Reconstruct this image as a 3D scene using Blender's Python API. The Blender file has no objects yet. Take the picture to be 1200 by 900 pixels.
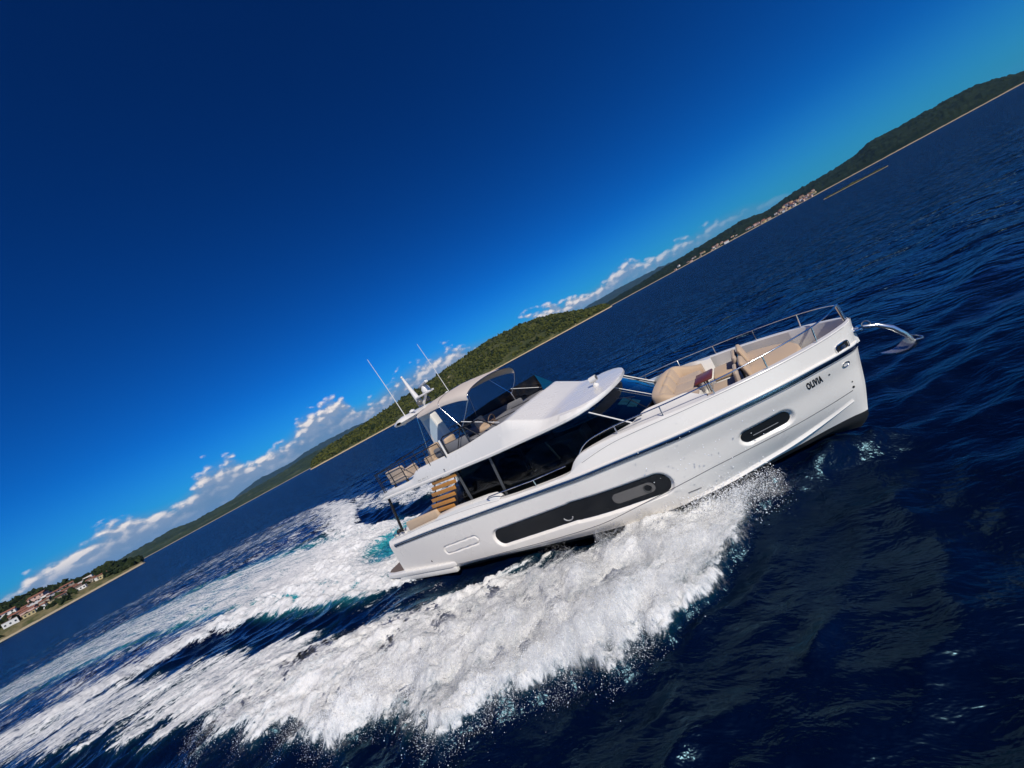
import bpy, bmesh, math, random
import numpy as np
from mathutils import Matrix, Vector, Euler

random.seed(7); RNG = np.random.default_rng(7)
SC = bpy.context.scene
COL = SC.collection
R = math.radians

# ------------------------------------------------------------------ camera
F_PX, ROLL, HOR = 440.0, R(28.44), 26.4          # focal length for a 1200 px wide frame, roll, horizon offset
CAM_H = 5.016
PITCH = math.atan(HOR / F_PX)
_fw = np.array([0, math.cos(PITCH), -math.sin(PITCH)])
_up = np.array([0, math.sin(PITCH), math.cos(PITCH)])
_rt = np.array([1.0, 0, 0])
_c, _s = math.cos(ROLL), math.sin(ROLL)
cam_right, cam_up = _c * _rt - _s * _up, _s * _rt + _c * _up
cd = bpy.data.cameras.new('camera'); cam = bpy.data.objects.new('camera', cd); COL.objects.link(cam)
cd.sensor_fit = 'HORIZONTAL'; cd.sensor_width = 36; cd.lens = F_PX / 1200 * 36
cd.clip_start = 0.1; cd.clip_end = 60000
Mx = Matrix(((cam_right[0], cam_up[0], -_fw[0], 0), (cam_right[1], cam_up[1], -_fw[1], 0),
             (cam_right[2], cam_up[2], -_fw[2], CAM_H), (0, 0, 0, 1)))
cam.matrix_world = Mx
SC.camera = cam

# ------------------------------------------------------------------ sun, sky, exposure
SUN_AZ, SUN_EL = R(163), R(44)                     # azimuth from +Y clockwise; the sun stands behind the camera, a little right
sd = bpy.data.lights.new('sun', 'SUN'); sd.energy = 4.4; sd.angle = R(0.53); sd.color = (1.0, 0.93, 0.83)
sun = bpy.data.objects.new('sun', sd); COL.objects.link(sun)
sv = Vector((math.sin(SUN_AZ) * math.cos(SUN_EL), math.cos(SUN_AZ) * math.cos(SUN_EL), math.sin(SUN_EL)))
sun.rotation_euler = (-sv).to_track_quat('-Z', 'Y').to_euler()
SC.view_settings.view_transform = 'Standard'; SC.view_settings.look = 'None'
SC.view_settings.exposure = 0.0; SC.view_settings.gamma = 1.0
SC.cycles.use_denoising = True
SC.cycles.max_bounces = 10; SC.cycles.transparent_max_bounces = 16


class NT:
    """small helper to wire node trees"""
    def __init__(self, tree): self.t = tree; self.n = tree.nodes; self.l = tree.links
    def new(self, typ, **kw):
        n = self.n.new(typ)
        for k, v in kw.items():
            if k == 'ins':
                for kk, vv in v.items(): self.set(n, kk, vv)
            else: setattr(n, k, v)
        return n
    def set(self, n, k, v):
        s = n.inputs[k]
        if isinstance(v, bpy.types.NodeSocket): self.l.new(v, s)
        elif isinstance(v, bpy.types.Node): self.l.new(v.outputs[0], s)
        else: s.default_value = v
    def math(self, op, a, b=None, c=None, clamp=False):
        n = self.n.new('ShaderNodeMath'); n.operation = op; n.use_clamp = clamp
        for i, x in enumerate((a, b, c)):
            if x is not None: self.set(n, i, x)
        return n.outputs[0]
    def smooth(self, v, a, b, lo=0.0, hi=1.0):
        n = self.n.new('ShaderNodeMapRange'); n.interpolation_type = 'SMOOTHSTEP'
        self.set(n, 0, v); self.set(n, 1, a); self.set(n, 2, b); self.set(n, 3, lo); self.set(n, 4, hi)
        return n.outputs[0]
    def lin(self, v, a, b, lo=0.0, hi=1.0):
        n = self.n.new('ShaderNodeMapRange')
        self.set(n, 0, v); self.set(n, 1, a); self.set(n, 2, b); self.set(n, 3, lo); self.set(n, 4, hi)
        return n.outputs[0]
    def mix(self, f, a, b):
        n = self.n.new('ShaderNodeMix'); n.data_type = 'RGBA'
        self.set(n, 0, f); self.set(n, 6, a); self.set(n, 7, b)
        return n.outputs[2]
    def noise(self, vec, scale, detail=4, rough=.55, dist=0.0, dim='3D'):
        n = self.n.new('ShaderNodeTexNoise'); n.noise_dimensions = dim
        self.set(n, 'Vector', vec); self.set(n, 'Scale', scale); self.set(n, 'Detail', detail)
        self.set(n, 'Roughness', rough); self.set(n, 'Distortion', dist)
        return n.outputs[0]
    def ramp(self, v, stops, interp='LINEAR'):
        n = self.n.new('ShaderNodeValToRGB'); cr = n.color_ramp; cr.interpolation = interp
        self.set(n, 0, v)
        while len(cr.elements) < len(stops): cr.elements.new(0.5)
        for e, (p, c) in zip(cr.elements, stops):
            e.position = p; e.color = c if len(c) == 4 else (*c, 1)
        return n.outputs[0]
    def vmath(self, op, a, b=None, s=None):
        n = self.n.new('ShaderNodeVectorMath'); n.operation = op
        self.set(n, 0, a)
        if b is not None: self.set(n, 1, b)
        if s is not None: self.set(n, 'Scale', s)
        return n.outputs[0]
    def comb(self, x, y, z=0.0):
        n = self.n.new('ShaderNodeCombineXYZ'); self.set(n, 0, x); self.set(n, 1, y); self.set(n, 2, z)
        return n.outputs[0]


W = bpy.data.worlds.new('World'); SC.world = W; W.use_nodes = True
w = NT(W.node_tree); w.n.clear()
sky = w.new('ShaderNodeTexSky', sky_type='NISHITA', sun_disc=False, sun_elevation=SUN_EL, sun_rotation=SUN_AZ,
            altitude=0, air_density=1.0, dust_density=0.15, ozone_density=3.0)
# clear polarised-looking blue: raise the sky's own contrast
skyg = w.new('ShaderNodeGamma', ins={0: w.vmath('SCALE', sky.outputs[0], s=0.115), 1: 1.57}).outputs[0]
skyc0 = w.vmath('MULTIPLY', skyg, (0.02, 0.40, 0.86))
tc = w.new('ShaderNodeTexCoord').outputs['Generated']
sep = w.new('ShaderNodeSeparateXYZ', ins={0: tc})
az = w.math('MULTIPLY', w.math('ARCTAN2', sep.outputs[0], sep.outputs[1]), 57.29578)
el = w.math('MULTIPLY', w.math('ARCSINE', sep.outputs[2]), 57.29578)
skyc = w.mix(w.smooth(el, 11.0, -1.0, 0.0, .42), skyc0, (0.05, 0.27, 0.47, 1))      # pale sea air low down
# the cloud bank: its top elevation for each azimuth (degrees)
TOPS = [(-75, 4.0), (-55.4, 3.4), (-53.5, 4.3), (-50, 4.6), (-48, 5.2), (-45, 4.5), (-43, 4.3), (-40.5, 5.8), (-37, 6.4), (-35.4, 4.8),
        (-31, 5.4), (-29.6, 6.0), (-26.2, 7.4), (-22.4, 6.8), (-21, 5.0), (-16.5, 5.8), (-9, 6.8), (-3.3, 5.6), (1.4, 4.9),
        (10, 4.3), (16.5, 3.7), (22.6, 4.9), (25, 3.3), (30, 3.2), (34, 3.6), (40, 2.2), (46, 1.0), (75, 0.8)]
fc = w.new('ShaderNodeFloatCurve'); w.set(fc, 1, w.lin(az, -75.0, 75.0))
cm = fc.mapping.curves[0]
while len(cm.points) < len(TOPS): cm.points.new(0.5, 0.5)
for p, (a, t) in zip(cm.points, TOPS):
    p.location = ((a + 75) / 150, t / 10); p.handle_type = 'AUTO_CLAMPED'
fc.mapping.update()
top = w.math('MULTIPLY', fc.outputs[0], 9.2)


def cloud_field(daz, de):
    a2, e2 = w.math('ADD', az, daz), w.math('ADD', el, de)
    v = w.comb(w.math('MULTIPLY', a2, 0.13), w.math('MULTIPLY', e2, 0.20), 3.7)
    n1 = w.noise(v, 1.7, 10, .58, .0)
    vo = w.new('ShaderNodeTexVoronoi', feature='SMOOTH_F1', ins={'Vector': w.vmath('ADD', v, w.vmath('SCALE', w.comb(n1, n1, 0.0), s=.22)), 'Scale': 7.0, 'Smoothness': .45})
    puff = w.math('SUBTRACT', 0.62, vo.outputs['Distance'])
    d = w.math('ADD', w.math('MULTIPLY', w.math('SUBTRACT', n1, .5), 1.95), w.math('MULTIPLY', puff, .30))
    rel = w.math('DIVIDE', w.math('SUBTRACT', top, e2), w.math('MAXIMUM', w.math('MULTIPLY', top, .34), .3))
    return w.math('ADD', d, w.math('MINIMUM', w.math('MULTIPLY', rel, .42), .30))


d0, d1 = cloud_field(0.0, 0.0), cloud_field(-0.22, 0.42)
dens = w.smooth(d0, 0.04, 0.38)
lit = w.smooth(w.math('SUBTRACT', d0, d1), -0.02, 0.26)
hgt = w.smooth(w.math('DIVIDE', el, w.math('MAXIMUM', top, .5)), 0.35, 0.95)
lit = w.math('MULTIPLY', lit, w.math('ADD', w.math('MULTIPLY', hgt, .75), .25))
ccol = w.mix(lit, (0.24, 0.33, 0.49, 1), (0.90, 0.83, 0.80, 1))
low = w.smooth(w.math('DIVIDE', el, w.math('MAXIMUM', top, .5)), 1.08, 0.55)       # the bank's flat hazy foot
hz = w.mix(w.math('MULTIPLY', low, w.smooth(az, 45.0, 0.0, .25, .92)), skyc, (0.15, 0.25, 0.42, 1))
dens = w.math('MULTIPLY', dens, w.math('SUBTRACT', 1.0, w.math('MULTIPLY', w.smooth(w.math('DIVIDE', el, w.math('MAXIMUM', top, .5)), 0.8, 0.3), .75)))
dens = w.math('MULTIPLY', dens, w.smooth(az, 46.0, 12.0, .0, 1.0))
fin = w.mix(dens, hz, ccol)
bg = w.new('ShaderNodeBackground', ins={0: fin, 1: 1.0})
w.l.new(bg.outputs[0], w.new('ShaderNodeOutputWorld').inputs[0])


# ------------------------------------------------------------------ helpers
def tag(o, label=None, cat=None, group=None, kind=None):
    if label: o['label'] = label
    if cat: o['category'] = cat
    if group: o['group'] = group
    if kind: o['kind'] = kind
    return o


def empty(name, loc=(0, 0, 0), parent=None):
    o = bpy.data.objects.new(name, None); COL.objects.link(o); o.location = loc; o.empty_display_size = .3
    if parent: o.parent = parent
    return o


def rot_to(d):
    return Vector(d).normalized().to_track_quat('Z', 'Y').to_matrix()


class MB:
    """collects geometry for ONE mesh"""
    def __init__(self): self.v = []; self.f = []
    def add(self, vs, fs):
        b = len(self.v); self.v += [tuple(map(float, p)) for p in vs]; self.f += [tuple(b + i for i in q) for q in fs]; return self
    def box(self, c, s, rot=(0, 0, 0), bev=0.0, seg=2):
        bm = bmesh.new(); bmesh.ops.create_cube(bm, size=1)
        bmesh.ops.scale(bm, vec=s, verts=bm.verts)
        if bev > 0: bmesh.ops.bevel(bm, geom=bm.edges[:], offset=bev, segments=seg, profile=.5, affect='EDGES')
        return self.bm(bm, Matrix.Translation(c) @ Euler(rot).to_matrix().to_4x4())
    def bm(self, bm, M=Matrix()):
        bm.verts.index_update()
        self.add([(M @ v.co)[:] for v in bm.verts], [[v.index for v in f.verts] for f in bm.faces]); bm.free(); return self
    def tube(self, pts, r, n=8, closed=False, cap=True):
        P = [Vector(p) for p in pts]; N = len(P); rs = r if hasattr(r, '__len__') else [r] * N
        vs, fs = [], []; prev = None
        for i, p in enumerate(P):
            a = P[(i - 1) % N] if (closed or i > 0) else P[i]; b = P[(i + 1) % N] if (closed or i < N - 1) else P[i]
            t = (b - a).normalized()
            if prev is None: u = t.orthogonal().normalized()
            else: u = (prev - t * prev.dot(t)).normalized()
            prev = u; q = t.cross(u)
            for k in range(n):
                an = 2 * math.pi * k / n; vs.append(p + (u * math.cos(an) + q * math.sin(an)) * rs[i])
        for i in range(N if closed else N - 1):
            for k in range(n):
                a = i * n + k; b = i * n + (k + 1) % n; c = ((i + 1) % N) * n + (k + 1) % n; d = ((i + 1) % N) * n + k
                fs.append((a, b, c, d))
        if cap and not closed: fs += [tuple(range(n))[::-1], tuple((N - 1) * n + k for k in range(n))]
        return self.add(vs, fs)
    def grid(self, G):
        G = np.asarray(G, float); a, b = G.shape[:2]; base = len(self.v)
        self.v += [tuple(p) for p in G.reshape(-1, 3)]
        i = np.arange(a - 1)[:, None] * b + np.arange(b - 1)[None, :] + base
        self.f += [tuple(q) for q in np.stack([i, i + 1, i + b + 1, i + b], -1).reshape(-1, 4).tolist()]
        return self
    def prism(self, poly, d, z=0.0, M=Matrix()):
        n = len(poly); vs = [M @ Vector((x, y, z)) for x, y in poly] + [M @ Vector((x, y, z + d)) for x, y in poly]
        fs = [tuple(range(n))[::-1], tuple(range(n, 2 * n))] + [(i, (i + 1) % n, n + (i + 1) % n, n + i) for i in range(n)]
        return self.add(vs, fs)
    def slab(self, poly3, off):
        """polygon in space given an offset thickness"""
        n = len(poly3); o = Vector(off); vs = [Vector(p) for p in poly3]; vs = vs + [p + o for p in vs]
        return self.add(vs, [tuple(range(n))[::-1], tuple(range(n, 2 * n))] + [(i, (i + 1) % n, n + (i + 1) % n, n + i) for i in range(n)])
    def lathe(self, prof, n=16, M=Matrix()):
        vs = [M @ Vector((r * math.cos(2 * math.pi * k / n), r * math.sin(2 * math.pi * k / n), z)) for r, z in prof for k in range(n)]
        fs = [(i * n + k, i * n + (k + 1) % n, (i + 1) * n + (k + 1) % n, (i + 1) * n + k) for i in range(len(prof) - 1) for k in range(n)]
        return self.add(vs, fs)
    def ell(self, c, s, seg=14):
        bm = bmesh.new(); bmesh.ops.create_uvsphere(bm, u_segments=seg, v_segments=max(6, seg // 2), radius=1)
        return self.bm(bm, Matrix.Translation(c) @ Matrix.Diagonal((*s, 1)))
    def build(self, name, mat, parent=None, smooth=35, bevel=0.0, seg=2):
        me = bpy.data.meshes.new(name)
        bm = bmesh.new(); vv = [bm.verts.new(p) for p in self.v]
        for q in self.f:
            try: bm.faces.new([vv[i] for i in q])
            except ValueError: pass
        bmesh.ops.recalc_face_normals(bm, faces=bm.faces)
        if bevel > 0:
            eds = [e for e in bm.edges if e.is_manifold and e.calc_face_angle(0) > R(30)]
            bmesh.ops.bevel(bm, geom=eds, offset=bevel, segments=seg, profile=.5, affect='EDGES', clamp_overlap=True)
        bm.to_mesh(me); bm.free()
        if smooth:
            me.polygons.foreach_set('use_smooth', [True] * len(me.polygons))
            me.set_sharp_from_angle(angle=R(smooth))
        me.materials.append(mat)
        o = bpy.data.objects.new(name, me); COL.objects.link(o)
        if parent: o.parent = parent
        return o


def np_mesh(name, V, Fq, mat, smooth=True, parent=None):
    me = bpy.data.meshes.new(name); k = Fq.shape[1]
    me.vertices.add(len(V)); me.vertices.foreach_set('co', np.ascontiguousarray(V, np.float32).ravel())
    me.loops.add(Fq.size); me.loops.foreach_set('vertex_index', np.ascontiguousarray(Fq, np.int32).ravel())
    me.polygons.add(len(Fq)); me.polygons.foreach_set('loop_start', np.arange(0, Fq.size, k, dtype=np.int32))
    me.update(calc_edges=True)
    me.polygons.foreach_set('use_smooth', np.full(len(Fq), smooth))
    me.materials.append(mat); me.validate()
    o = bpy.data.objects.new(name, me); COL.objects.link(o)
    if parent: o.parent = parent
    return o


def grid_faces(a, b):
    i = (np.arange(a - 1)[:, None] * b + np.arange(b - 1)[None, :]).ravel()
    return np.stack([i, i + 1, i + b + 1, i + b], -1)


def sm(x, a, b):
    t = np.clip((np.asarray(x, float) - a) / (b - a), 0, 1); return t * t * (3 - 2 * t)


_P = RNG.permutation(256); _P = np.r_[_P, _P]; _G = RNG.uniform(0, 2 * np.pi, 256)
def perlin(x, y):
    xi, yi = np.floor(x).astype(int), np.floor(y).astype(int); xf, yf = x - xi, y - yi; xi &= 255; yi &= 255
    def g(ix, iy, dx, dy):
        a = _G[_P[_P[ix & 255] + (iy & 255)]]; return np.cos(a) * dx + np.sin(a) * dy
    u, v = xf * xf * xf * (xf * (xf * 6 - 15) + 10), yf * yf * yf * (yf * (yf * 6 - 15) + 10)
    n00, n10, n01, n11 = g(xi, yi, xf, yf), g(xi + 1, yi, xf - 1, yf), g(xi, yi + 1, xf, yf - 1), g(xi + 1, yi + 1, xf - 1, yf - 1)
    return (n00 * (1 - u) + n10 * u) * (1 - v) + (n01 * (1 - u) + n11 * u) * v
def fbm(x, y, o=4, g=.5):
    s, a, f = 0, 1.0, 1.0
    for k in range(o): s = s + a * perlin(x * f + 17.3 * k, y * f - 9.1 * k); a *= g; f *= 2.03
    return s


def pchip(x, xs, ys):
    xs, ys = np.asarray(xs, float), np.asarray(ys, float); h = np.diff(xs); d = np.diff(ys) / h
    m = np.empty(len(xs)); m[0], m[-1] = d[0], d[-1]
    for i in range(1, len(xs) - 1):
        if d[i - 1] * d[i] <= 0: m[i] = 0
        else:
            w1, w2 = 2 * h[i] + h[i - 1], h[i] + 2 * h[i - 1]; m[i] = (w1 + w2) / (w1 / d[i - 1] + w2 / d[i])
    x = np.clip(np.asarray(x, float), xs[0], xs[-1]); k = np.clip(np.searchsorted(xs, x) - 1, 0, len(xs) - 2)
    t = (x - xs[k]) / h[k]
    return (ys[k] * (1 + 2 * t) * (1 - t) ** 2 + h[k] * m[k] * t * (1 - t) ** 2 + ys[k + 1] * t * t * (3 - 2 * t) + h[k] * m[k + 1] * t * t * (t - 1))


# ------------------------------------------------------------------ materials
def pmat(name, col, rough=.5, metal=0.0, spec=.5, coat=0.0, bump=0.0, bscale=60, var=0.0, vscale=4, sheen=0.0, trans=0.0, ior=1.5):
    m = bpy.data.materials.new(name); m.use_nodes = True; t = NT(m.node_tree); b = t.n['Principled BSDF']
    co = t.new('ShaderNodeTexCoord').outputs['Object']
    b.inputs['Roughness'].default_value = rough; b.inputs['Metallic'].default_value = metal
    b.inputs['Specular IOR Level'].default_value = spec; b.inputs['Coat Weight'].default_value = coat
    b.inputs['Sheen Weight'].default_value = sheen; b.inputs['Transmission Weight'].default_value = trans; b.inputs['IOR'].default_value = ior
    c = (*col, 1)
    if var > 0:
        n = t.noise(co, vscale, 6, .6)
        t.set(b, 'Base Color', t.mix(n, tuple(x * (1 - var) for x in col) + (1,), tuple(min(1, x * (1 + var)) for x in col) + (1,)))
        t.set(b, 'Roughness', t.lin(n, .3, .7, max(0, rough - .08), min(1, rough + .1)))
    else: b.inputs['Base Color'].default_value = c
    if bump > 0:
        bn = t.new('ShaderNodeBump', ins={'Strength': bump, 'Distance': .01, 'Height': t.noise(co, bscale, 4, .6)})
        t.set(b, 'Normal', bn)
    return m


def glass_mat(name, tint, refl=1.0, rough=.02):
    m = bpy.data.materials.new(name); m.use_nodes = True; t = NT(m.node_tree); t.n.clear()
    tr = t.new('ShaderNodeBsdfTransparent', ins={0: (*tint, 1)})
    gl = t.new('ShaderNodeBsdfGlossy', ins={0: (.9, .95, 1, 1), 1: rough})
    fr = t.new('ShaderNodeFresnel', ins={0: 1.5})
    mx = t.new('ShaderNodeMixShader', ins={0: t.math('MULTIPLY', fr, refl, clamp=True), 1: tr, 2: gl})
    t.l.new(mx.outputs[0], t.new('ShaderNodeOutputMaterial').inputs[0])
    return m


M = {}
M['gel'] = pmat('white_gelcoat', (.69, .67, .63), .25, coat=.15, var=.02, vscale=1.2)
M['gel_hull'] = pmat('hull_gelcoat', (.80, .76, .69), .28, coat=.12, var=.025, vscale=.8)
M['anti'] = pmat('antifouling_paint', (.009, .010, .012), .6, var=.3, vscale=3)
M['steel'] = pmat('polished_steel', (.72, .72, .72), .14, metal=1.0)
M['anchor'] = pmat('polished_anchor_steel', (.66, .67, .66), .2, metal=.92)
M['shade_blue'] = pmat('pylon_shade_blue', (.42, .52, .60), .35)  # bluish shade of the pylon side, held as a colour
M['band'] = pmat('rail_band', (.25, .30, .36), .12, metal=1.0)
M['black'] = pmat('black_metal', (.012, .012, .013), .4)
M['screen'] = pmat('dark_screen_and_shade', (.008, .012, .02), .12, spec=.6)  # port screen glass, and the painted shade inside the port bulwark
M['pillar'] = pmat('dark_grey_pillar', (.07, .075, .08), .4)
M['cream_strip'] = pmat('cream_strip_paint', (.80, .78, .62), .6)
M['line'] = pmat('dark_seam', (.06, .06, .06), .6)
M['greyline'] = pmat('grey_trim', (.30, .30, .30), .5)
M['tan'] = pmat('tan_upholstery', (.46, .335, .22), .85, bump=.25, bscale=90, var=.06, vscale=5, sheen=.2)
M['tan_dk'] = pmat('taupe_upholstery', (.40, .31, .235), .85, bump=.25, bscale=90, var=.06, vscale=5, sheen=.2)
M['grey_fab'] = pmat('grey_upholstery', (.15, .15, .16), .8, bump=.25, bscale=80, var=.08, vscale=4)
M['canvas'] = pmat('canopy_canvas', (.50, .44, .39), .9, bump=.2, bscale=120, var=.05, vscale=6)
M['burg'] = pmat('red_brown_table', (.12, .028, .022), .4, coat=.1, var=.15, vscale=8)
M['glass'] = glass_mat('tinted_saloon_glass', (.24, .29, .30), 0.85)
M['wshield'] = glass_mat('windscreen_glass', (.09, .20, .27), 1.6)
M['teal_glass'] = pmat('blue_tinted_screen', (.003, .045, .095), .08, spec=.4)
M['hull_glass'] = pmat('hull_window_glass', (.012, .014, .017), .3, spec=.2)
M['grey_pane'] = pmat('grey_inner_pane', (.12, .115, .11), .25)
M['dark_in'] = pmat('dark_interior', (.025, .025, .028), .7)
M['in_white'] = pmat('cream_interior', (.42, .41, .36), .6)
M['wood_in'] = pmat('interior_wood', (.10, .06, .035), .45)
M['black_ltr'] = pmat('black_lettering', (.008, .008, .009), .4)
M['navy'] = pmat('navy_panel', (.006, .012, .035), .15)


def wood_mat(name, c1, c2, axis=(1, 12, 12), rough=.5):
    m = bpy.data.materials.new(name); m.use_nodes = True; t = NT(m.node_tree); b = t.n['Principled BSDF']
    co = t.vmath('MULTIPLY', t.new('ShaderNodeTexCoord').outputs['Object'], axis)
    t.set(b, 'Base Color', t.mix(t.noise(co, 5, 6, .6, .4), (*c1, 1), (*c2, 1))); b.inputs['Roughness'].default_value = rough
    return m


M['slat'] = wood_mat('teak_slat', (.33, .13, .025), (.56, .26, .06), (1.5, 14, 14), .4)
M['teak_deck'] = wood_mat('weathered_teak', (.10, .075, .06), (.17, .13, .105), (2, 30, 2), .7)


# ------------------------------------------------------------------ yacht pose
YAW, BP, HEEL = -0.5809974656609358, 0.025148400881995044, 0.009291720114967926
BOAT = Vector((-6.146486699414004, 15.295701922473722, -0.2))
_cy, _sy = math.cos(YAW), math.sin(YAW)
_Rz = Matrix(((_cy, -_sy, 0), (_sy, _cy, 0), (0, 0, 1)))
_Ry = Matrix(((math.cos(BP), 0, -math.sin(BP)), (0, 1, 0), (math.sin(BP), 0, math.cos(BP))))
_Rx = Matrix(((1, 0, 0), (0, math.cos(HEEL), math.sin(HEEL)), (0, -math.sin(HEEL), math.cos(HEEL))))
BMAT = Matrix.Translation(BOAT) @ (_Rz @ _Ry @ _Rx).to_4x4()
# ================================================================== SEA with the yacht's wake (one sheet, fine near the yacht, coarse to the horizon)
def graded(lo, hi, step, far_lo, far_hi, gr):
    a = list(np.arange(lo, hi, step)); s = step
    while a[-1] < far_hi: s *= gr; a.append(a[-1] + s)
    b = []; s = step; x = lo
    while x > far_lo: s *= gr; x -= s; b.append(x)
    return np.array(b[::-1] + a)


BX0, BY0 = BOAT.x, BOAT.y
gx = graded(-9.0, 14.6, .05, -9000, 9000, 1.026); gy_ = graded(-9.2, 3.0, .05, -9000, 9000, 1.034)
UX, UY = np.meshgrid(gx, gy_, indexing='ij')                           # boat-aligned plan coordinates (not pitched)
SX = np.maximum(np.gradient(gx)[:, None], np.gradient(gy_)[None, :])   # local spacing
WX, WY = BX0 + UX * _cy - UY * _sy, BY0 + UX * _sy + UY * _cy
Hh = np.zeros_like(UX); LOST = np.zeros_like(UX); AT = 0.0; DX = np.zeros_like(UX); DY = np.zeros_like(UX)
for k in range(46):
    wl = .5 * (11 ** (k / 45.0)) * RNG.uniform(.9, 1.1); th = R(-62) + RNG.normal(0, .48); kk = 2 * np.pi / wl
    amp = .0088 * wl ** .62 * RNG.uniform(.7, 1.25); ph = RNG.uniform(0, 6.28); fade = 1 - sm(SX, wl / 7, wl / 3.2)
    arg = kk * (WX * math.cos(th) + WY * math.sin(th)) + ph + .6 * perlin(WX / (wl * 5) + k, WY / (wl * 5))
    LOST += (1 - fade) * amp; AT += amp; Hh += fade * amp * np.cos(arg); q = fade * amp * .8 * np.sin(arg); DX -= q * math.cos(th); DY -= q * math.sin(th)

# --- wake density (bow wash both sides, propeller wash, diverging stern crests), laid out along the yacht's path
YC = -.0075 * np.maximum(0, -15 - UX) ** 2
AY = UY - YC
A = np.abs(AY); SGN = np.sign(AY)
near_wake = (UX < 16) & (UX > -140) & (A < 60)
def at(f): return np.where(near_wake, f, 0.0)
_k = math.radians(50); FLU = UX * math.cos(_k) + A * -math.sin(_k); FLV = UX * math.sin(_k) + A * math.cos(_k)
w1 = fbm(UX * .55 + 3, UY * .55, 4); w2 = fbm(UX * 1.7, UY * 1.7 + 9, 4); w3 = fbm(UX * 5 + 40, UY * 5, 3)
inn = np.interp(-UX, [-13.4, -12.4, -11, -9, -7, -5, -2.6, .2, 6, 12, 17, 40, 90], [.75, 1.10, 1.35, 1.70, 2.10, 2.7, 3.5, 4.25, 4.9, 6.2, 7.2, 12, 24])
out = np.interp(-UX, [-13.4, -12.9, -12.5, -11.7, -10.9, -10, -9, -7.4, -5, -3, -1.2, 1.5, 9, 17, 40, 90], [.8, 1.2, 1.7, 2.8, 4.1, 4.95, 5.5, 6.5, 6.75, 7.1, 7.9, 8.0, 9.2, 11.4, 19, 34])
wf = fbm(FLU * .5, FLV * 1.5 + 3, 4, .6)
wr = w1 * .85 + w2 * .40 + wf * 1.15 + w3 * .15
cross = (A + wr * .55 - inn) / np.maximum(out - inn, .3)
fing = fbm(FLU * .28 + 11, FLV * 1.25, 4, .62)
age = np.clip((12.5 - UX) / 25, 0, 3)
wash = sm(cross, -.14, .22) * (1 - sm(A + wr * (.5 + .25 * np.clip(age, 0, 1)), out - .35 - .9 * age, out + .25 + .3 * age)) * sm(-UX, -12.6, -11.4)
wash *= np.interp(-UX, [-13, -6, 0, 8, 16, 30, 70, 130], [.95, .90, .76, .66, .60, .52, .42, .0])
cw = 2.05 + .055 * np.maximum(0, -UX) + .25 * w1
wash *= np.clip(1.02 + .55 * fing * sm(cross, .2, .9) + np.interp(-UX, [-12, -4, 4], [0, .12, .3]) * fing, .25, 1.15)
core = (1 - sm(A, cw - .7, cw + .5)) * sm(-UX, -1.0, .6) * np.interp(-UX, [0, 8, 14, 22, 40, 90, 140], [1.0, .95, .72, .60, .54, .44, 0.0]) * (1 - .42 * np.exp(-((UX + 2.6) / 1.6) ** 2) * (1 - sm(A, .8, 1.9)))
core = core * (1 - .50 * np.exp(-((UX + 3.4) / 1.8) ** 2) * (1 - sm(np.abs(AY - .6), .7, 1.7)))
rid_y = np.interp(-UX, [-3.5, -1.4, 3, 9.4, 12, 14.5, 18, 24, 40, 90], [2.05, 2.35, 2.55, 3.0, 3.9, 5.2, 7.5, 11, 20, 42]) + .28 * w1 + .10 * w2
rid_w = np.interp(-UX, [-3, 0, 9, 20, 60], [.3, .75, 1.3, 2.1, 3.6])
dr = A - rid_y
ridge = np.where(dr < 0, np.exp(-(dr / (rid_w * 1.7)) ** 2), np.exp(-(dr / (rid_w * .5)) ** 2)) * (.86 + .5 * w2) * sm(-UX, -3.2, -.5) * np.interp(-UX, [-3, 20, 40, 90], [1, .95, .6, .0])
fill = (1 - sm(A, rid_y - .4, rid_y + .2)) * sm(-UX, 4, 13) * np.interp(-UX, [4, 15, 30, 60, 120], [.3, .47, .42, .38, .0]) * (1 + .5 * w1 + .35 * w2)
streaks = (1 - sm(A, 3.4, 4.6)) * sm(A, 2.0, 2.5) * sm(-UX, -8.5, -5) * (1 - sm(-UX, 6, 14)) * .34
port_gain = np.where(SGN > 0, .9, 1.0)
lip = np.exp(-((UX - 13.1) / 1.1) ** 2) * np.exp(-((A - np.interp(UX, [11.5, 12.5, 13.2, 14, 14.6], [1.75, 1.35, .95, .45, .15])) / .22) ** 2) * .2
DEN = at(np.maximum.reduce([wash * port_gain, streaks, core, ridge, fill * .95, lip]) + 0)
AER = at(np.clip(sm(UX, 1.0, -2.0) * (1 - sm(A, cw - .3, cw + 1.6)) * np.interp(-UX, [-2, 6, 14, 40, 120], [1.0, .9, .8, .5, 0.0]) * (.8 + .6 * w1) + .12 * wash, 0, 1))
# --- relief: thrown-up wash, rooster tail, crests and frothy lumps
env = np.interp(-UX, [-13.2, -12.3, -11, -9.5, -6, -2, 3, 9, 20], [.0, .16, .40, .55, .50, .34, .22, .14, .05])
prof = sm(cross, -.1, .55) * (1 - sm(cross, .80, 1.12))
lump = fbm(UX * 1.25 + 7, UY * 1.25, 5, .6)
H2 = env * prof * (1 + .42 * lump + .38 * fing) + .30 * core * np.exp(-((UX + 6.0) / 4.0) ** 2) * 1.35 * (1 + .5 * lump) * (1 - .6 * sm(A, .4, 2)) + np.interp(-UX, [-3, 2, 10, 20, 40], [.05, .14, .30, .28, .0]) * ridge * (1 + .3 * lump)
H2 += -.16 * np.exp(-((A - 2.5) / .55) ** 2) * sm(-UX, -9, -4) * (1 - sm(-UX, -.5, 3)) - .14 * np.exp(-((A - 3.6) / 1.1) ** 2) * sm(-UX, 0, 3) * (1 - sm(-UX, 8, 13))
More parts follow.
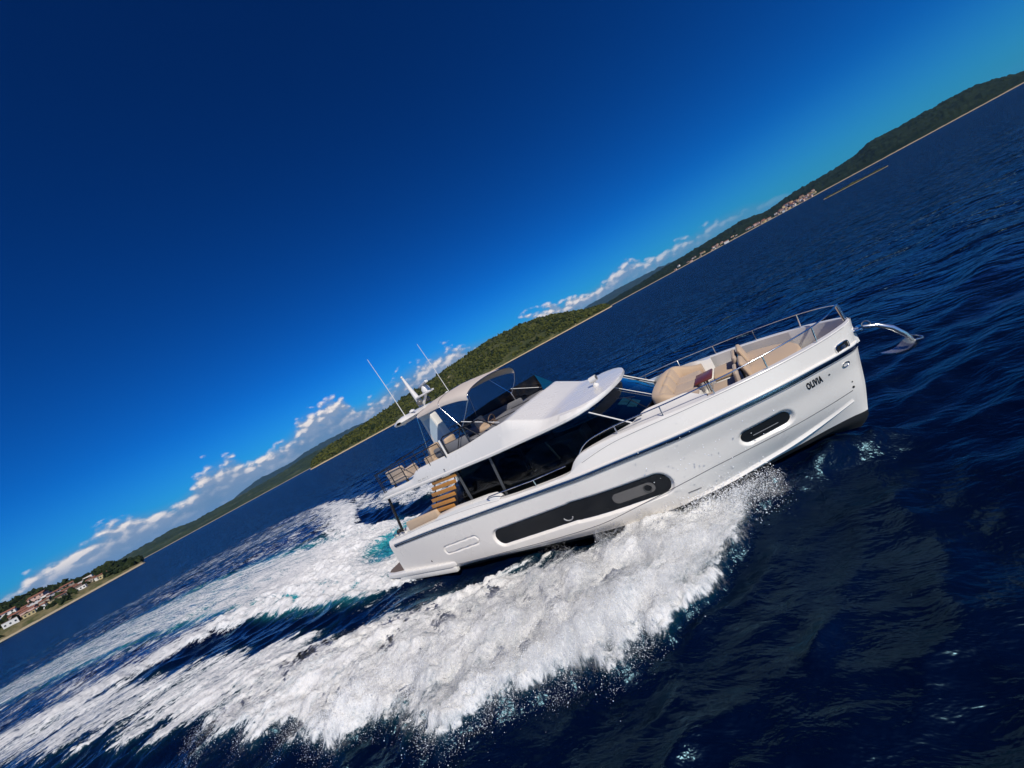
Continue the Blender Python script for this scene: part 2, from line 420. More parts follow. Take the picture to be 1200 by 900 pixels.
froth = np.abs(fbm(UX * 2.6, UY * 2.6 + 50, 4, .62)); froth2 = np.abs(fbm(UX * 6.5 + 5, UY * 6.5 + 50, 4, .6))
fz = np.clip((DEN - .35) * 1.8, 0, 1) * (1 - sm(SX, .12, .5))
H2 += fz * ((.06 - .13 * froth) + (.035 - .075 * froth2)) * np.interp(-UX, [-12.5, -10, 2, 15, 30], [.5, 1.0, .75, .5, .3])
hullw = np.interp(UX, [-1, 1, 10, 12, 13.3, 14.4, 14.7], [0, 2.1, 1.9, 1.35, .8, .12, 0])
up_run = np.interp(UX, [9, 11, 12.6, 13.8, 14.5, 15.2], [.0, .16, .38, .42, .40, .0]) * np.exp(-(np.maximum(0, A - hullw) / .38) ** 2) * (1 + .3 * w2)
Hh = Hh * np.where(near_wake, 1 - .45 * np.clip(DEN, 0, 1), 1) + at(H2 + up_run)
V = np.stack([WX + DX, WY + DY, Hh], -1).reshape(-1, 3)
m = bpy.data.materials.new('sea_water'); m.use_nodes = True; t = NT(m.node_tree); t.n.clear()
pos = t.new('ShaderNodeNewGeometry').outputs['Position']
fl_ = t.new('ShaderNodeAttribute', attribute_name='flow').outputs['Vector']
den = t.new('ShaderNodeAttribute', attribute_name='foam').outputs['Fac']
aer = t.new('ShaderNodeAttribute', attribute_name='aerated').outputs['Fac']
# foam mask: streaked froth, broken where it thins
st1 = t.noise(t.vmath('MULTIPLY', fl_, (.28, 2.4, 1)), 1.6, 8, .68, .6)
st2 = t.noise(t.vmath('MULTIPLY', fl_, (2.0, 4.6, 1)), 2.6, 6, .65, .4)
fine = t.noise(fl_, 16, 5, .7, .3)
vor = t.new('ShaderNodeTexVoronoi', feature='DISTANCE_TO_EDGE', ins={'Vector': t.vmath('ADD', t.vmath('MULTIPLY', fl_, (1.5, 3.2, 1)), t.vmath('SCALE', t.comb(st1, st2), s=.9)), 'Scale': 1.5}).outputs['Distance']
lace = t.smooth(vor, .16, .0)
sig = t.math('ADD', t.math('ADD', t.math('MULTIPLY', t.math('SUBTRACT', st1, .5), 1.25), t.math('MULTIPLY', t.math('SUBTRACT', st2, .5), 1.0)),
             t.math('ADD', t.math('MULTIPLY', t.math('SUBTRACT', fine, .5), .55), t.math('MULTIPLY', lace, .10)))
raw = t.math('ADD', t.math('MULTIPLY', den, 1.28), t.math('MULTIPLY', sig, t.math('ADD', .35, t.math('MULTIPLY', t.math('MULTIPLY', den, t.math('SUBTRACT', 1.15, den)), 2.2))))
mask = t.math('MULTIPLY', t.smooth(raw, t.math('ADD', .50, t.math('MULTIPLY', t.math('SUBTRACT', 1.0, den, None, True), .16)), .86), t.smooth(den, .02, .12))
thin = t.smooth(raw, .18, .72)
teal = t.math('MULTIPLY', aer, t.smooth(thin, .0, 1.0, .35, 1.0))
wcol = t.mix(teal, t.mix(t.noise(pos, .22, 3, .5), (.0001, .0011, .0075, 1), (.0001, .0036, .021, 1)), (.03, .30, .35, 1))
# ripples
pm = t.vmath('MULTIPLY', t.new('ShaderNodeVectorRotate', rotation_type='Z_AXIS', ins={'Vector': pos, 'Angle': R(24)}).outputs[0], (.55, 1.0, 1.0))
r1 = t.noise(pm, .55, 4, .55, .3); r2 = t.noise(pm, 2.4, 4, .6, .3); r3 = t.noise(pm, 9, 3, .6)
cdist = t.new('ShaderNodeCameraData').outputs['View Distance'] if False else None
# waves too short for the coarse outer mesh are carried by the bump instead
lost = t.new('ShaderNodeAttribute', attribute_name='unresolved').outputs['Fac']
r0 = t.noise(pm, .24, 4, .6, .4)
b0 = t.new('ShaderNodeBump', ins={'Strength': t.math('MULTIPLY', lost, .9), 'Distance': 4.5, 'Height': r0})
b1 = t.new('ShaderNodeBump', ins={'Strength': t.math('ADD', .13, t.math('MULTIPLY', lost, .87)), 'Distance': 2.0, 'Height': r1, 'Normal': b0.outputs[0]})
b2 = t.new('ShaderNodeBump', ins={'Strength': t.math('ADD', .5, t.math('MULTIPLY', lost, .5)), 'Distance': .19, 'Height': r2, 'Normal': b1.outputs[0]})
b3 = t.new('ShaderNodeBump', ins={'Strength': .3, 'Distance': .015, 'Height': r3, 'Normal': b2.outputs[0]})
# a wind-roughened sea never mirrors fully, even near the horizon: cap its reflectance
fre = t.new('ShaderNodeFresnel', ins={0: 1.33, 1: b3.outputs[0]})
gls = t.new('ShaderNodeBsdfGlossy', ins={0: (.42, .80, 1, 1), 1: .27, 'Normal': b3.outputs[0]})
dif = t.new('ShaderNodeBsdfDiffuse', ins={0: wcol, 'Normal': b2.outputs[0]})
wat = t.new('ShaderNodeMixShader', ins={0: t.math('MINIMUM', t.math('MULTIPLY', fre, 1.0), .62), 1: dif, 2: gls})
fb = t.new('ShaderNodeBump', ins={'Strength': .9, 'Distance': .06, 'Height': t.math('ADD', t.math('MULTIPLY', st2, .6), t.math('MULTIPLY', fine, .5))})
fcol = t.mix(t.smooth(t.math('ADD', sig, t.math('MULTIPLY', t.math('SUBTRACT', den, .70), .6)), -.42, .22), (.12, .19, .24, 1), (.71, .71, .70, 1))
foam = t.new('ShaderNodeBsdfPrincipled', ins={'Base Color': fcol, 'Roughness': .75, 'Specular IOR Level': .2, 'Normal': fb.outputs[0]})
mx = t.new('ShaderNodeMixShader', ins={0: mask, 1: wat, 2: foam})
t.l.new(mx.outputs[0], t.new('ShaderNodeOutputMaterial').inputs[0])
sea = np_mesh('sea', V, grid_faces(*UX.shape)[:, ::-1], m, True); tag(sea, kind='structure')
# flow coordinates: along the streaks (u) and across (v)
ang = np.where(SGN < 0, 1, -1) * R(30) * sm(wash, .05, .5) * sm(-UX, -12, -6) * (A > 2.2)
lim = np.clip(UX, -160, 40)
FU = -UX * np.cos(.38) + 0 * UX; FV = UY
stb = (AY < -np.minimum(2.6, inn * .9))
FU = np.where(stb, -UX * math.cos(R(52)) - UY * math.sin(R(52)), -UX); FV = np.where(stb, -UX * math.sin(R(52)) + UY * math.cos(R(52)), AY)
for nm, arr in (('foam', DEN), ('aerated', AER), ('unresolved', LOST / AT)):
    a_ = sea.data.attributes.new(nm, 'FLOAT', 'POINT'); a_.data.foreach_set('value', arr.ravel().astype(np.float32))
a_ = sea.data.attributes.new('flow', 'FLOAT_VECTOR', 'POINT')
a_.data.foreach_set('vector', np.stack([FU, FV, 0 * FU], -1).ravel().astype(np.float32))

# --- veils of fine spray torn off the wash: thin broken sheets above the froth
vm = bpy.data.materials.new('spray_veil'); vm.use_nodes = True; t = NT(vm.node_tree); t.n.clear()
vf = t.new('ShaderNodeAttribute', attribute_name='flow').outputs['Vector']; va = t.new('ShaderNodeAttribute', attribute_name='veil').outputs['Fac']; vk = t.new('ShaderNodeAttribute', attribute_name='layer').outputs['Fac']
vv_ = t.vmath('ADD', t.vmath('MULTIPLY', vf, (.55, 2.0, 1)), t.comb(0.0, 0.0, t.math('MULTIPLY', vk, 3.1)))
n1_ = t.noise(vv_, 1.7, 8, .68, .5); n2_ = t.noise(t.vmath('ADD', vf, t.comb(0.0, 0.0, t.math('MULTIPLY', vk, 5.3))), 22, 4, .7)
al = t.smooth(t.math('ADD', va, t.math('ADD', t.math('MULTIPLY', t.math('SUBTRACT', n1_, .5), 1.9), t.math('MULTIPLY', t.math('SUBTRACT', n2_, .5), 1.5))), .36, 1.25, 0.0, .58)
al = t.math('MULTIPLY', al, t.smooth(va, .01, .15))
sh_ = t.new('ShaderNodeMixShader', ins={0: .45, 1: t.new('ShaderNodeBsdfDiffuse', ins={0: (.74, .75, .75, 1)}), 2: t.new('ShaderNodeBsdfTranslucent', ins={0: (.74, .76, .78, 1)})})
t.l.new(t.new('ShaderNodeMixShader', ins={0: al, 1: t.new('ShaderNodeBsdfTransparent'), 2: sh_}).outputs[0], t.new('ShaderNodeOutputMaterial').inputs[0])
ii, jj = np.where((gx > -5) & (gx < 13.6))[0], np.where((gy_ > -9.1) & (gy_ < -.7))[0]; sub = np.ix_(ii[::2], jj[::2])
ax_, ay_ = UX[sub], UY[sub]; cr_, ou_, in_ = cross[sub], out[sub], inn[sub]; Aw = A[sub]; wob = wr[sub]
VL, VA, VK, VF2 = [], [], [], []; FQ = []; nb2 = 0
for L_, (dz, ext) in enumerate(((.05, .25), (.11, .5), (.19, .75), (.29, .85))):
    ev = np.interp(-ax_, [-13.3, -12.6, -11, -8, -4, 0, 4], [0, .8, 1.0, .85, .6, .35, .0])
    a_v = ev * sm((Aw + .5 * wob - in_) / np.maximum(ou_ - in_, .3), .05 + .08 * L_, .45) * (1 - sm(Aw + .55 * wob, ou_ - .3, ou_ + ext)) * (.86 - .16 * L_)
    zz = Hh[sub] + dz * (.4 + .9 * ev) * (1 + .9 * lump[sub] + .5 * fing[sub]) + .015
    VL.append(np.stack([BX0 + ax_ * _cy - ay_ * _sy, BY0 + ax_ * _sy + ay_ * _cy, zz], -1).reshape(-1, 3)); VA.append(a_v.ravel()); VK.append(np.full(a_v.size, float(L_)))
    VF2.append(np.stack([-ax_ * math.cos(R(52)) - ay_ * math.sin(R(52)), -ax_ * math.sin(R(52)) + ay_ * math.cos(R(52)), 0 * ax_], -1).reshape(-1, 3))
    q_ = grid_faces(*ax_.shape); keep = a_v.ravel()[q_].max(1) > .01; FQ.append(q_[keep][:, ::-1] + nb2); nb2 += a_v.size
vo_ = np_mesh('spray_mist', np.concatenate(VL), np.concatenate(FQ), vm, True); tag(vo_, 'thin white mist of spray hanging over the near bow wave', 'spray', kind='stuff')
for nm, arr in (('veil', np.concatenate(VA)), ('layer', np.concatenate(VK))):
    a_ = vo_.data.attributes.new(nm, 'FLOAT', 'POINT'); a_.data.foreach_set('value', arr.astype(np.float32))
a_ = vo_.data.attributes.new('flow', 'FLOAT_VECTOR', 'POINT'); a_.data.foreach_set('vector', np.concatenate(VF2).ravel().astype(np.float32))

# --- flying spray: droplets over the wash's torn edge and at the bow
def sea_z(ux, uy):
    i = np.clip(np.searchsorted(gx, ux), 0, len(gx) - 1); j = np.clip(np.searchsorted(gy_, uy), 0, len(gy_) - 1); return Hh[i, j]
def droplets(name, ux, uy, uz, r, mat, label):
    n = len(ux); base = np.array([(1, 0, 0), (-1, 0, 0), (0, 1, 0), (0, -1, 0), (0, 0, 1), (0, 0, -1)], float)
    F0 = np.array([(0, 2, 4), (2, 1, 4), (1, 3, 4), (3, 0, 4), (2, 0, 5), (1, 2, 5), (3, 1, 5), (0, 3, 5)])
    st_ = RNG.uniform(.7, 1.5, (n, 1, 3)); q = RNG.normal(size=(n, 3, 3)); Q, _ = np.linalg.qr(q)
    P0 = np.einsum('nij,nvj->nvi', Q, base[None] * st_) * r[:, None, None]
    wx, wy = BX0 + ux * _cy - uy * _sy, BY0 + ux * _sy + uy * _cy
    Vv = (P0 + np.stack([wx, wy, uz], -1)[:, None]).reshape(-1, 3); Ff = (F0[None] + 6 * np.arange(n)[:, None, None]).reshape(-1, 3)
    o = np_mesh(name, Vv, Ff, mat, True); tag(o, label, 'spray', kind='stuff'); return o
M['spray'] = pmat('white_spray', (.86, .88, .90), .5, spec=.3)
I_, J_ = np.where((DEN > .30) & (UX > -4) & (UX < 12.9) & (AY < -.8) & (A < 9.0))
pe = np.exp(-((cross[I_, J_] - .98) / .17) ** 2) + .22 * sm(cross[I_, J_], .3, .8); pe *= np.interp(UX[I_, J_], [-4, 0, 5, 12.9], [.15, .5, 1, 1.2]) * np.clip(.15 + 2.2 * fing[I_, J_] + .9 * w2[I_, J_], .03, 3) ; pe /= pe.sum()
N_SP = 60000
sel = RNG.choice(len(I_), N_SP, p=pe)
ux = UX[I_[sel], J_[sel]] + RNG.normal(0, .09, N_SP); uy = UY[I_[sel], J_[sel]] + RNG.normal(0, .09, N_SP) - np.abs(RNG.exponential(.075, N_SP))
uz = sea_z(ux, uy) + np.abs(RNG.exponential(.085, N_SP)); rr_ = np.clip(RNG.lognormal(-6.15, .62, N_SP), .001, .009)
# bow curtain: drops peeling off the forefoot
nb_ = 8000; bx_ = RNG.triangular(10.6, 11.9, 12.9, nb_); hw_ = np.interp(bx_, [10, 12, 13.3, 14.4], [1.9, 1.35, .8, .2])
by_ = -(hw_ + np.abs(RNG.normal(0, .33, nb_)) + .05); bz_ = sea_z(bx_, by_) + RNG.exponential(.16, nb_) * np.exp(-(np.abs(by_) - hw_)) 
br_ = np.clip(RNG.lognormal(-5.4, .5, nb_), .002, .013)
# a few drops flung up past the topsides
nt_ = 60; tx_ = RNG.normal(11.9, .55, nt_); ty_ = -(np.interp(tx_, [10, 12, 14], [2.2, 1.95, 1.3]) + RNG.uniform(.04, .5, nt_)); tz_ = RNG.normal(1.75, .33, nt_); tr_ = RNG.uniform(.005, .014, nt_)
# mirrored, thinner spray on the far side
nf = 6000; s2 = RNG.choice(N_SP, nf)
droplets('sea_spray', np.r_[ux, bx_, tx_, ux[s2]], np.r_[uy, by_, ty_, -uy[s2] + RNG.normal(0, .1, nf)], np.r_[uz, bz_, tz_, uz[s2]], np.r_[rr_, br_, tr_, rr_[s2]], M['spray'], 'white spray drops flying off the bow wash beside the yacht')
# ================================================================== LAND
def az_xy(a, d): return d * np.sin(a), d * np.cos(a)
def land_mat(name, veg1, veg2, rock, rockmax, scale, patch=.0, rough=.95):
    m = bpy.data.materials.new(name); m.use_nodes = True; t = NT(m.node_tree); b = t.n['Principled BSDF']
    pos = t.new('ShaderNodeNewGeometry').outputs['Position']; z = t.new('ShaderNodeSeparateXYZ', ins={0: pos}).outputs[2]
    n1 = t.noise(pos, scale, 6, .6); n2 = t.noise(pos, scale * 5, 5, .65)
    veg = t.mix(t.smooth(t.math('ADD', t.math('MULTIPLY', n1, .6), t.math('MULTIPLY', n2, .4)), .38, .62), (*veg1, 1), (*veg2, 1))
    rk = t.mix(n2, tuple(c * .7 for c in rock) + (1,), (*rock, 1))
    shore = t.smooth(t.math('ADD', z, t.math('MULTIPLY', t.math('SUBTRACT', n2, .5), rockmax * 1.2)), rockmax * 1.15, rockmax * .7)
    pm_ = t.math('MAXIMUM', shore, t.math('MULTIPLY', t.smooth(n1, .60, .70), patch))
    t.set(b, 'Base Color', t.mix(pm_, veg, rk)); b.inputs['Roughness'].default_value = rough; b.inputs['Specular IOR Level'].default_value = .1
    return m


def landmass(name, crest, shore_d, width, mat, na, nd, bumps, seed, shore_h=1.5, d_fn=None, back=1.0, pw=.62):
    """crest: (azimuth deg, elevation deg) seen skyline; built as a real ridge at its own distance"""
    a = np.linspace(R(crest[0][0]), R(crest[-1][0]), na); ca = [R(c[0]) for c in crest]; ce = [R(c[1]) for c in crest]
    E_ = pchip(a, ca, ce); D0 = np.full(na, shore_d) if d_fn is None else d_fn(np.degrees(a))
    f = np.linspace(-.08, 1 + back, nd)[None, :]; D = D0[:, None] + width * f
    Hc = (D0 + width)[:, None] * np.tan(E_)[:, None] + CAM_H
    s = np.where(f < 0, -1, np.where(f <= 1, np.clip(f, 0, 1) ** pw, 1 - ((f - 1) / max(back, .01)) ** 2))
    sc_ = width / 9.0
    X, Y = az_xy(a[:, None], D); X, Y = np.broadcast_arrays(X, Y)
    n = fbm(X / sc_ + seed, Y / sc_, 5, .55)
    Z = np.where(f < 0, -4.0, shore_h * sm(f, 0, .02) + (Hc - shore_h) * s * (1 - .22 * np.clip(n + .1, -1, 1) * sm(f, .02, .3) * (1 - sm(f, .8, 1.0))))
    for amp, scl in bumps: Z = Z + amp * (np.abs(fbm(X / scl, Y / scl + seed, 3)) - .18) * 2 * sm(f, .03, .10)
    Z = np.where(f < 0, -4.0, np.maximum(Z, -.5)); ends = sm(np.arange(na), 0, na * .015) * sm(na - 1 - np.arange(na), 0, na * .015)
    Z = np.where(Z > 0, Z * (.02 + .98 * ends[:, None]), Z)
    V = np.stack([X, Y, Z], -1); o = np_mesh(name, V.reshape(-1, 3), grid_faces(na, nd)[:, ::-1], mat, True); tag(o, kind='structure')
    return V


G_dark = land_mat('dark_maquis', (.006, .013, .006), (.016, .026, .011), (.36, .29, .20), 3.4, .012)
G_mid = land_mat('far_maquis', (.018, .030, .012), (.040, .055, .022), (.30, .26, .19), 4.0, .006, .35)
G_isl = land_mat('island_ground', (.030, .040, .014), (.075, .075, .028), (.46, .36, .23), 2.5, .03, .5)
G_vil = land_mat('village_slope', (.05, .06, .022), (.17, .14, .075), (.40, .33, .23), 1.7, .05, .5)
G_far = land_mat('far_mountain', (.020, .032, .022), (.030, .042, .028), (.2, .2, .18), 1.0, .002)
G_islet = land_mat('islet_rock', (.020, .030, .010), (.055, .060, .022), (.36, .28, .19), .22, .5, .45)

landmass('mountain', [(-39, .9), (-37.8, 1.3), (-35, 1.8), (-32.5, 1.72), (-29, 2.1), (-24.7, 2.2), (-20, 1.9), (-12, 1.3)], 9000, 2500, G_far, 160, 24, [(25, 260)], 3, back=.3)
landmass('mountain', [(12, .9), (16.9, 1.55), (20.3, 1.55), (23.4, 1.48), (26.4, 1.3), (29.2, 1.0), (36, .5)], 9500, 2500, G_far, 140, 24, [(25, 260)], 8, back=.3)
landmass('hills', [(-60, .5), (-54, .75), (-51.2, .85), (-49.5, .97), (-46.2, 1.14), (-44.2, 1.24), (-42.4, .92), (-40.4, 1.0), (-38, 1.05), (-34, 1.15), (-29.3, 1.56), (-25, 1.42), (-18, .9), (-8, .5)], 3000, 1300, G_mid, 420, 50, [(7, 60), (4, 22)], 1)
landmass('ridge', [(14, .12), (16, .35), (18, .5), (23.6, .72), (27.2, 1.02), (32, 1.20), (36.4, 1.42), (39.2, .98), (42.2, 1.32), (44.9, 1.35), (47.3, 1.52), (48.8, 2.0), (50.8, 1.86), (53, 1.82), (54.5, 1.80), (55.8, 1.55), (57.7, .75), (60, .3), (63, .1)], 2000, 900, G_dark, 620, 60, [(6, 45), (4.5, 14)], 2)
ISL = [(-30.1, .05), (-29.3, .55), (-28.8, .72), (-26.1, 1.28), (-21.7, 1.66), (-15.3, 2.3), (-10.2, 2.82), (-4.3, 3.52), (.5, 3.92), (5, 3.80), (10, 2.78), (14.5, 1.22), (17.3, .45), (18.4, .05)]
VI = landmass('island', ISL, 930, 340, G_isl, 460, 70, [(1.6, 18)], 4, shore_h=2.2)
VLG = [(-63, 3.6), (-58.5, 2.6), (-55.8, 2.12), (-54, 1.85), (-52.4, 1.32), (-51.6, 1.02), (-50.1, 1.0), (-48.7, .58), (-47.9, .2), (-47.3, .03)]
VV_ = landmass('headland', VLG, 560, 170, G_vil, 240, 60, [(.5, 12)], 5, shore_h=1.6)
landmass('islet', [(43.9, -1.08), (44.3, -.90), (45.3, -.93), (45.8, -.84), (46.6, -.82), (47.1, -.90), (47.5, -1.02), (47.8, -.92), (48.5, -.90), (49.2, -1.08)], 288, 8, G_islet, 120, 26, [(.55, 3.0), (.3, .9)], 6, shore_h=.25)


def forest(name, Vg, count, size, mat, label, keep, fmax):
    """many small crowns over a slope, as one mass"""
    na, nd = Vg.shape[:2]; bm = bmesh.new(); bmesh.ops.create_icosphere(bm, subdivisions=1, radius=1); bv = np.array([v.co[:] for v in bm.verts]); bf = np.array([[v.index for v in f.verts] for f in bm.faces]); bm.free()
    n = count; ia = RNG.uniform(0, na - 1.01, n * 3); idd = RNG.uniform(nd * .045, nd * fmax, n * 3)
    i0, j0 = ia.astype(int), idd.astype(int); u, v = ia - i0, idd - j0
    P = (Vg[i0, j0] * ((1 - u) * (1 - v))[:, None] + Vg[i0 + 1, j0] * (u * (1 - v))[:, None] + Vg[i0, j0 + 1] * ((1 - u) * v)[:, None] + Vg[i0 + 1, j0 + 1] * (u * v)[:, None])
    k = keep(P, ia / na, idd / nd); P = P[k][:n]; n = len(P)
    r = RNG.lognormal(math.log(size), .32, n)
    jit = 1 + .36 * RNG.normal(size=(n, len(bv), 1)).clip(-1.6, 1.6)
    sc_ = np.stack([r, r, r * RNG.uniform(.75, 1.35, n)], -1)[:, None, :]; an = RNG.uniform(0, 6.28, n); c, s = np.cos(an)[:, None], np.sin(an)[:, None]
    B = bv[None] * jit * sc_; B = np.stack([B[..., 0] * c - B[..., 1] * s, B[..., 0] * s + B[..., 1] * c, B[..., 2]], -1)
    Vf = (B + (P + np.stack([0 * r, 0 * r, r * .55], -1))[:, None]).reshape(-1, 3); Ff = (bf[None] + len(bv) * np.arange(n)[:, None, None]).reshape(-1, 3)
    o = np_mesh(name, Vf, Ff, mat, False); tag(o, label, 'forest', kind='stuff'); return o


def leaf_mat(name, c1, c2, sc_):
    m = bpy.data.materials.new(name); m.use_nodes = True; t = NT(m.node_tree); b = t.n['Principled BSDF']
    pos = t.new('ShaderNodeNewGeometry').outputs['Position']
    rnd = t.new('ShaderNodeNewGeometry').outputs['Random Per Island']
    f = t.math('ADD', t.math('MULTIPLY', rnd, .55), t.math('MULTIPLY', t.noise(pos, sc_, 5, .6), .55))
    t.set(b, 'Base Color', t.mix(t.smooth(f, .25, .85), (*c1, 1), (*c2, 1))); b.inputs['Roughness'].default_value = .9; b.inputs['Specular IOR Level'].default_value = .1
    return m


L_isl = leaf_mat('island_foliage', (.012, .019, .004), (.070, .075, .015), .02)
L_vil = leaf_mat('village_foliage', (.008, .015, .005), (.026, .036, .012), .03)
L_rdg = leaf_mat('ridge_foliage', (.008, .017, .007), (.026, .038, .014), .01)
def clear_isl(P, u, v): n = fbm(P[:, 0] / 55, P[:, 1] / 55, 4); return (n < .24) & (P[:, 2] > 3.6)
forest('forest', VI, 19000, 2.25, L_isl, 'green wooded cover of the nearest island behind the yacht', clear_isl, .60)
def clear_vil(P, u, v):
    h = (P[:, 2] - 2) / np.maximum(4, np.interp(u, [0, .3, 1], [26, 16, 6])); n = fbm(P[:, 0] / 22, P[:, 1] / 22, 3)
    return (P[:, 2] > 3.0) & ((h > .62 + .2 * n) | (n > .28) | (u > .86))
forest('forest', VV_, 3600, 1.65, L_vil, 'dark pine wood along the crest of the village headland', clear_vil, .56)

# ------------------------------------------------------------------ houses
M['wall_w'] = pmat('white_render', (.70, .68, .63), .8, var=.06, vscale=.5); M['wall_p'] = pmat('pink_render', (.52, .36, .30), .8, var=.06, vscale=.5)
M['wall_y'] = pmat('ochre_render', (.55, .44, .22), .8, var=.06, vscale=.5); M['wall_s'] = pmat('stone_wall', (.33, .28, .22), .85, var=.15, vscale=.8)
M['roof_r'] = pmat('clay_tiles', (.24, .10, .06), .8, var=.3, vscale=1.2); M['roof_b'] = pmat('brown_tiles', (.20, .085, .05), .8, var=.2, vscale=1.2); M['pane'] = pmat('dark_windows', (.02, .025, .03), .2)


def ground(Vg, a, f):
    na, nd = Vg.shape[:2]; A_ = np.degrees(np.arctan2(Vg[:, 0, 0], Vg[:, 0, 1])); i = int(np.clip(np.searchsorted(A_, a), 0, na - 1)); j = int(f * (nd - 1)); return Vector(Vg[i, j])


def at_elev(Vg, a, e):
    """first slope point seen at (azimuth, elevation)"""
    na, nd = Vg.shape[:2]; A_ = np.degrees(np.arctan2(Vg[:, 0, 0], Vg[:, 0, 1])); i = int(np.clip(np.searchsorted(A_, a), 0, na - 1)); q = Vg[i]; el_ = np.degrees(np.arctan2(q[:, 2] - CAM_H, np.hypot(q[:, 0], q[:, 1])))
    for j in range(4, nd):
        if el_[j] >= e: return Vector(q[j])
    return Vector(q[int(nd * .5)])


def house(loc, w_, d_, h_, wall, roof, label, group, rz, wins=0, flat=False):
    t_ = empty('house', loc); t_.rotation_euler = (0, 0, rz); tag(t_, label, 'house', group)
    MB().box((0, 0, h_ / 2 - 2.0), (w_, d_, h_ + 4.0)).build('wall', wall, t_, 0)
    if flat: MB().box((0, 0, h_ + .12), (w_ + .5, d_ + .5, .3)).build('roof', roof, t_, 0)
    else:
        rh, e = d_ * .24, .5
        MB().prism([(-d_ / 2 - e, 0), (d_ / 2 + e, 0), (0, rh)], w_ + 2 * e, -w_ / 2 - e, Matrix(((0, 0, 1, 0), (1, 0, 0, 0), (0, 1, 0, h_ + .02), (0, 0, 0, 1)))).build('roof', roof, t_, 0)
    nst = max(1, int(round(h_ / 3)))
    if wins:
        for s_ in range(nst):
            for k in range(wins):
                MB().box((-w_ / 2 + w_ * (k + .5) / wins, -d_ / 2 - .02, 1.6 + 2.9 * s_), (1.1, .1, 1.3)).build('window', M['pane'], t_, 0)
    return t_


VG = 'houses of the village on the near headland'
for (a, e, w_, h_, wl_, rf, rz, flat, lab) in (
    (-55.74, .95, 13, 6.5, 'wall_w', 'roof_r', 50, 0, 'white house with bright red roof at the far end of the headland village'),
    (-53.95, .98, 15, 6.5, 'wall_p', 'roof_b', 58, 0, 'long pink house highest on the slope of the headland village'),
    (-54.35, .66, 12, 5.5, 'wall_w', 'roof_b', 60, 1, 'white flat-roofed house below the long pink house'),
    (-53.35, .22, 10, 5, 'wall_y', 'roof_b', 52, 1, 'ochre flat-roofed house low on the shore of the headland'),
    (-52.65, .40, 12, 4.5, 'wall_p', 'roof_b', 58, 0, 'low pink house with brown roof mid-way along the headland shore'),
    (-52.3, .64, 11, 6, 'wall_s', 'roof_r', 45, 0, 'stone house with red roof under the pines on the headland'),
    (-51.35, .42, 13, 4.5, 'wall_w', 'roof_b', 56, 1, 'broad white flat-roofed house at the wooded end of the headland village'),
    (-50.15, .12, 8, 4.5, 'wall_y', 'roof_b', 50, 0, 'small yellow house last along the headland towards open water'),
    (-53.15, .64, 10, 5.5, 'wall_w', 'roof_r', 60, 0, 'white house with red roof in the middle of the headland village'),
    (-55.3, .50, 13, 6, 'wall_s', 'roof_r', 54, 0, 'stone house with red roof below the bright white one'),
    (-55.9, .28, 11, 5, 'wall_w', 'roof_b', 50, 1, 'white flat house closest to the shore at the frame edge'),
    (-54.75, .38, 12, 5, 'wall_p', 'roof_r', 62, 0, 'pink house with red roof just above the beach of the headland'),
    (-54.9, .74, 9, 5, 'wall_s', 'roof_b', 48, 0, 'stone house with brown roof between white and pink houses'),
    (-50.85, .30, 9, 4.5, 'wall_s', 'roof_b', 54, 0, 'small stone house with brown roof beside the broad white house'),
    (-51.9, .34, 9, 4.5, 'wall_s', 'roof_r', 60, 0, 'small stone house with red roof among shoreline trees'),
    (-53.8, .50, 9, 5, 'wall_s', 'roof_b', 40, 0, 'grey stone house behind the ochre shore house'),
    (-51.0, .62, 9, 5, 'wall_w', 'roof_b', 50, 1, 'white flat house tucked under the pines near the end of the headland'),
    (-50.45, .22, 8, 4, 'wall_w', 'roof_r', 48, 0, 'small white house with red roof right beside the small yellow house'),
    (-51.65, .16, 9, 4, 'wall_w', 'roof_b', 58, 1, 'low white flat house at the water under the shoreline trees'),
    (-52.9, .18, 8, 4, 'wall_s', 'roof_b', 52, 0, 'small stone house at the water next to the ochre house'),
    (-52.1, .46, 8, 4.5, 'wall_y', 'roof_r', 66, 0, 'ochre house with red roof between low pink and stone houses'),
    (-54.1, .28, 9, 4.5, 'wall_w', 'roof_r', 50, 0, 'white house with red roof by the water below the middle of the village'),
    (-54.9, .20, 9, 4, 'wall_y', 'roof_b', 57, 1, 'ochre flat house on the beach under the pink house'),
    (-53.6, .82, 9, 5, 'wall_w', 'roof_b', 55, 1, 'white flat house high on the slope against the dark trees'),
    (-56.6, .80, 12, 6, 'wall_p', 'roof_r', 52, 0, 'pink house with red roof at the very edge of the headland view')):
    house(at_elev(VV_, a, e) - Vector((0, 0, .3)), w_ * .78, w_ * .5, h_ * .85, M[wl_], M[rf], lab, VG, R(rz + RNG.uniform(-38, 38)), 3, bool(flat))
# the far shore village under the ridge
protos = []
TG = 'houses of the village under the far ridge'
for k, (wl_, rf) in enumerate((('wall_w', 'roof_r'), ('wall_p', 'roof_r'), ('wall_w', 'roof_b'), ('wall_y', 'roof_r'), ('wall_s', 'roof_r'))):
    protos.append((wl_, rf))
RL = {'wall_w': 'tiny white house', 'wall_p': 'tiny pink house', 'wall_y': 'tiny ochre house', 'wall_s': 'tiny stone house'}
made = {}
def far_house(a, d, z, k, sc_, rz, label, group):
    if k not in made:
        t_ = house((0, 0, 0), 15, 11, 8, M[protos[k][0]], M[protos[k][1]], label, group, 0); made[k] = t_
    else:
        t_ = made[k].copy(); COL.objects.link(t_)
        for ch in made[k].children: c2 = ch.copy(); COL.objects.link(c2); c2.parent = t_
        tag(t_, label, 'house', group)
    x, y = az_xy(R(a), d); t_.location = (x, y, z); t_.scale = (sc_, sc_, sc_); t_.rotation_euler = (0, 0, rz)
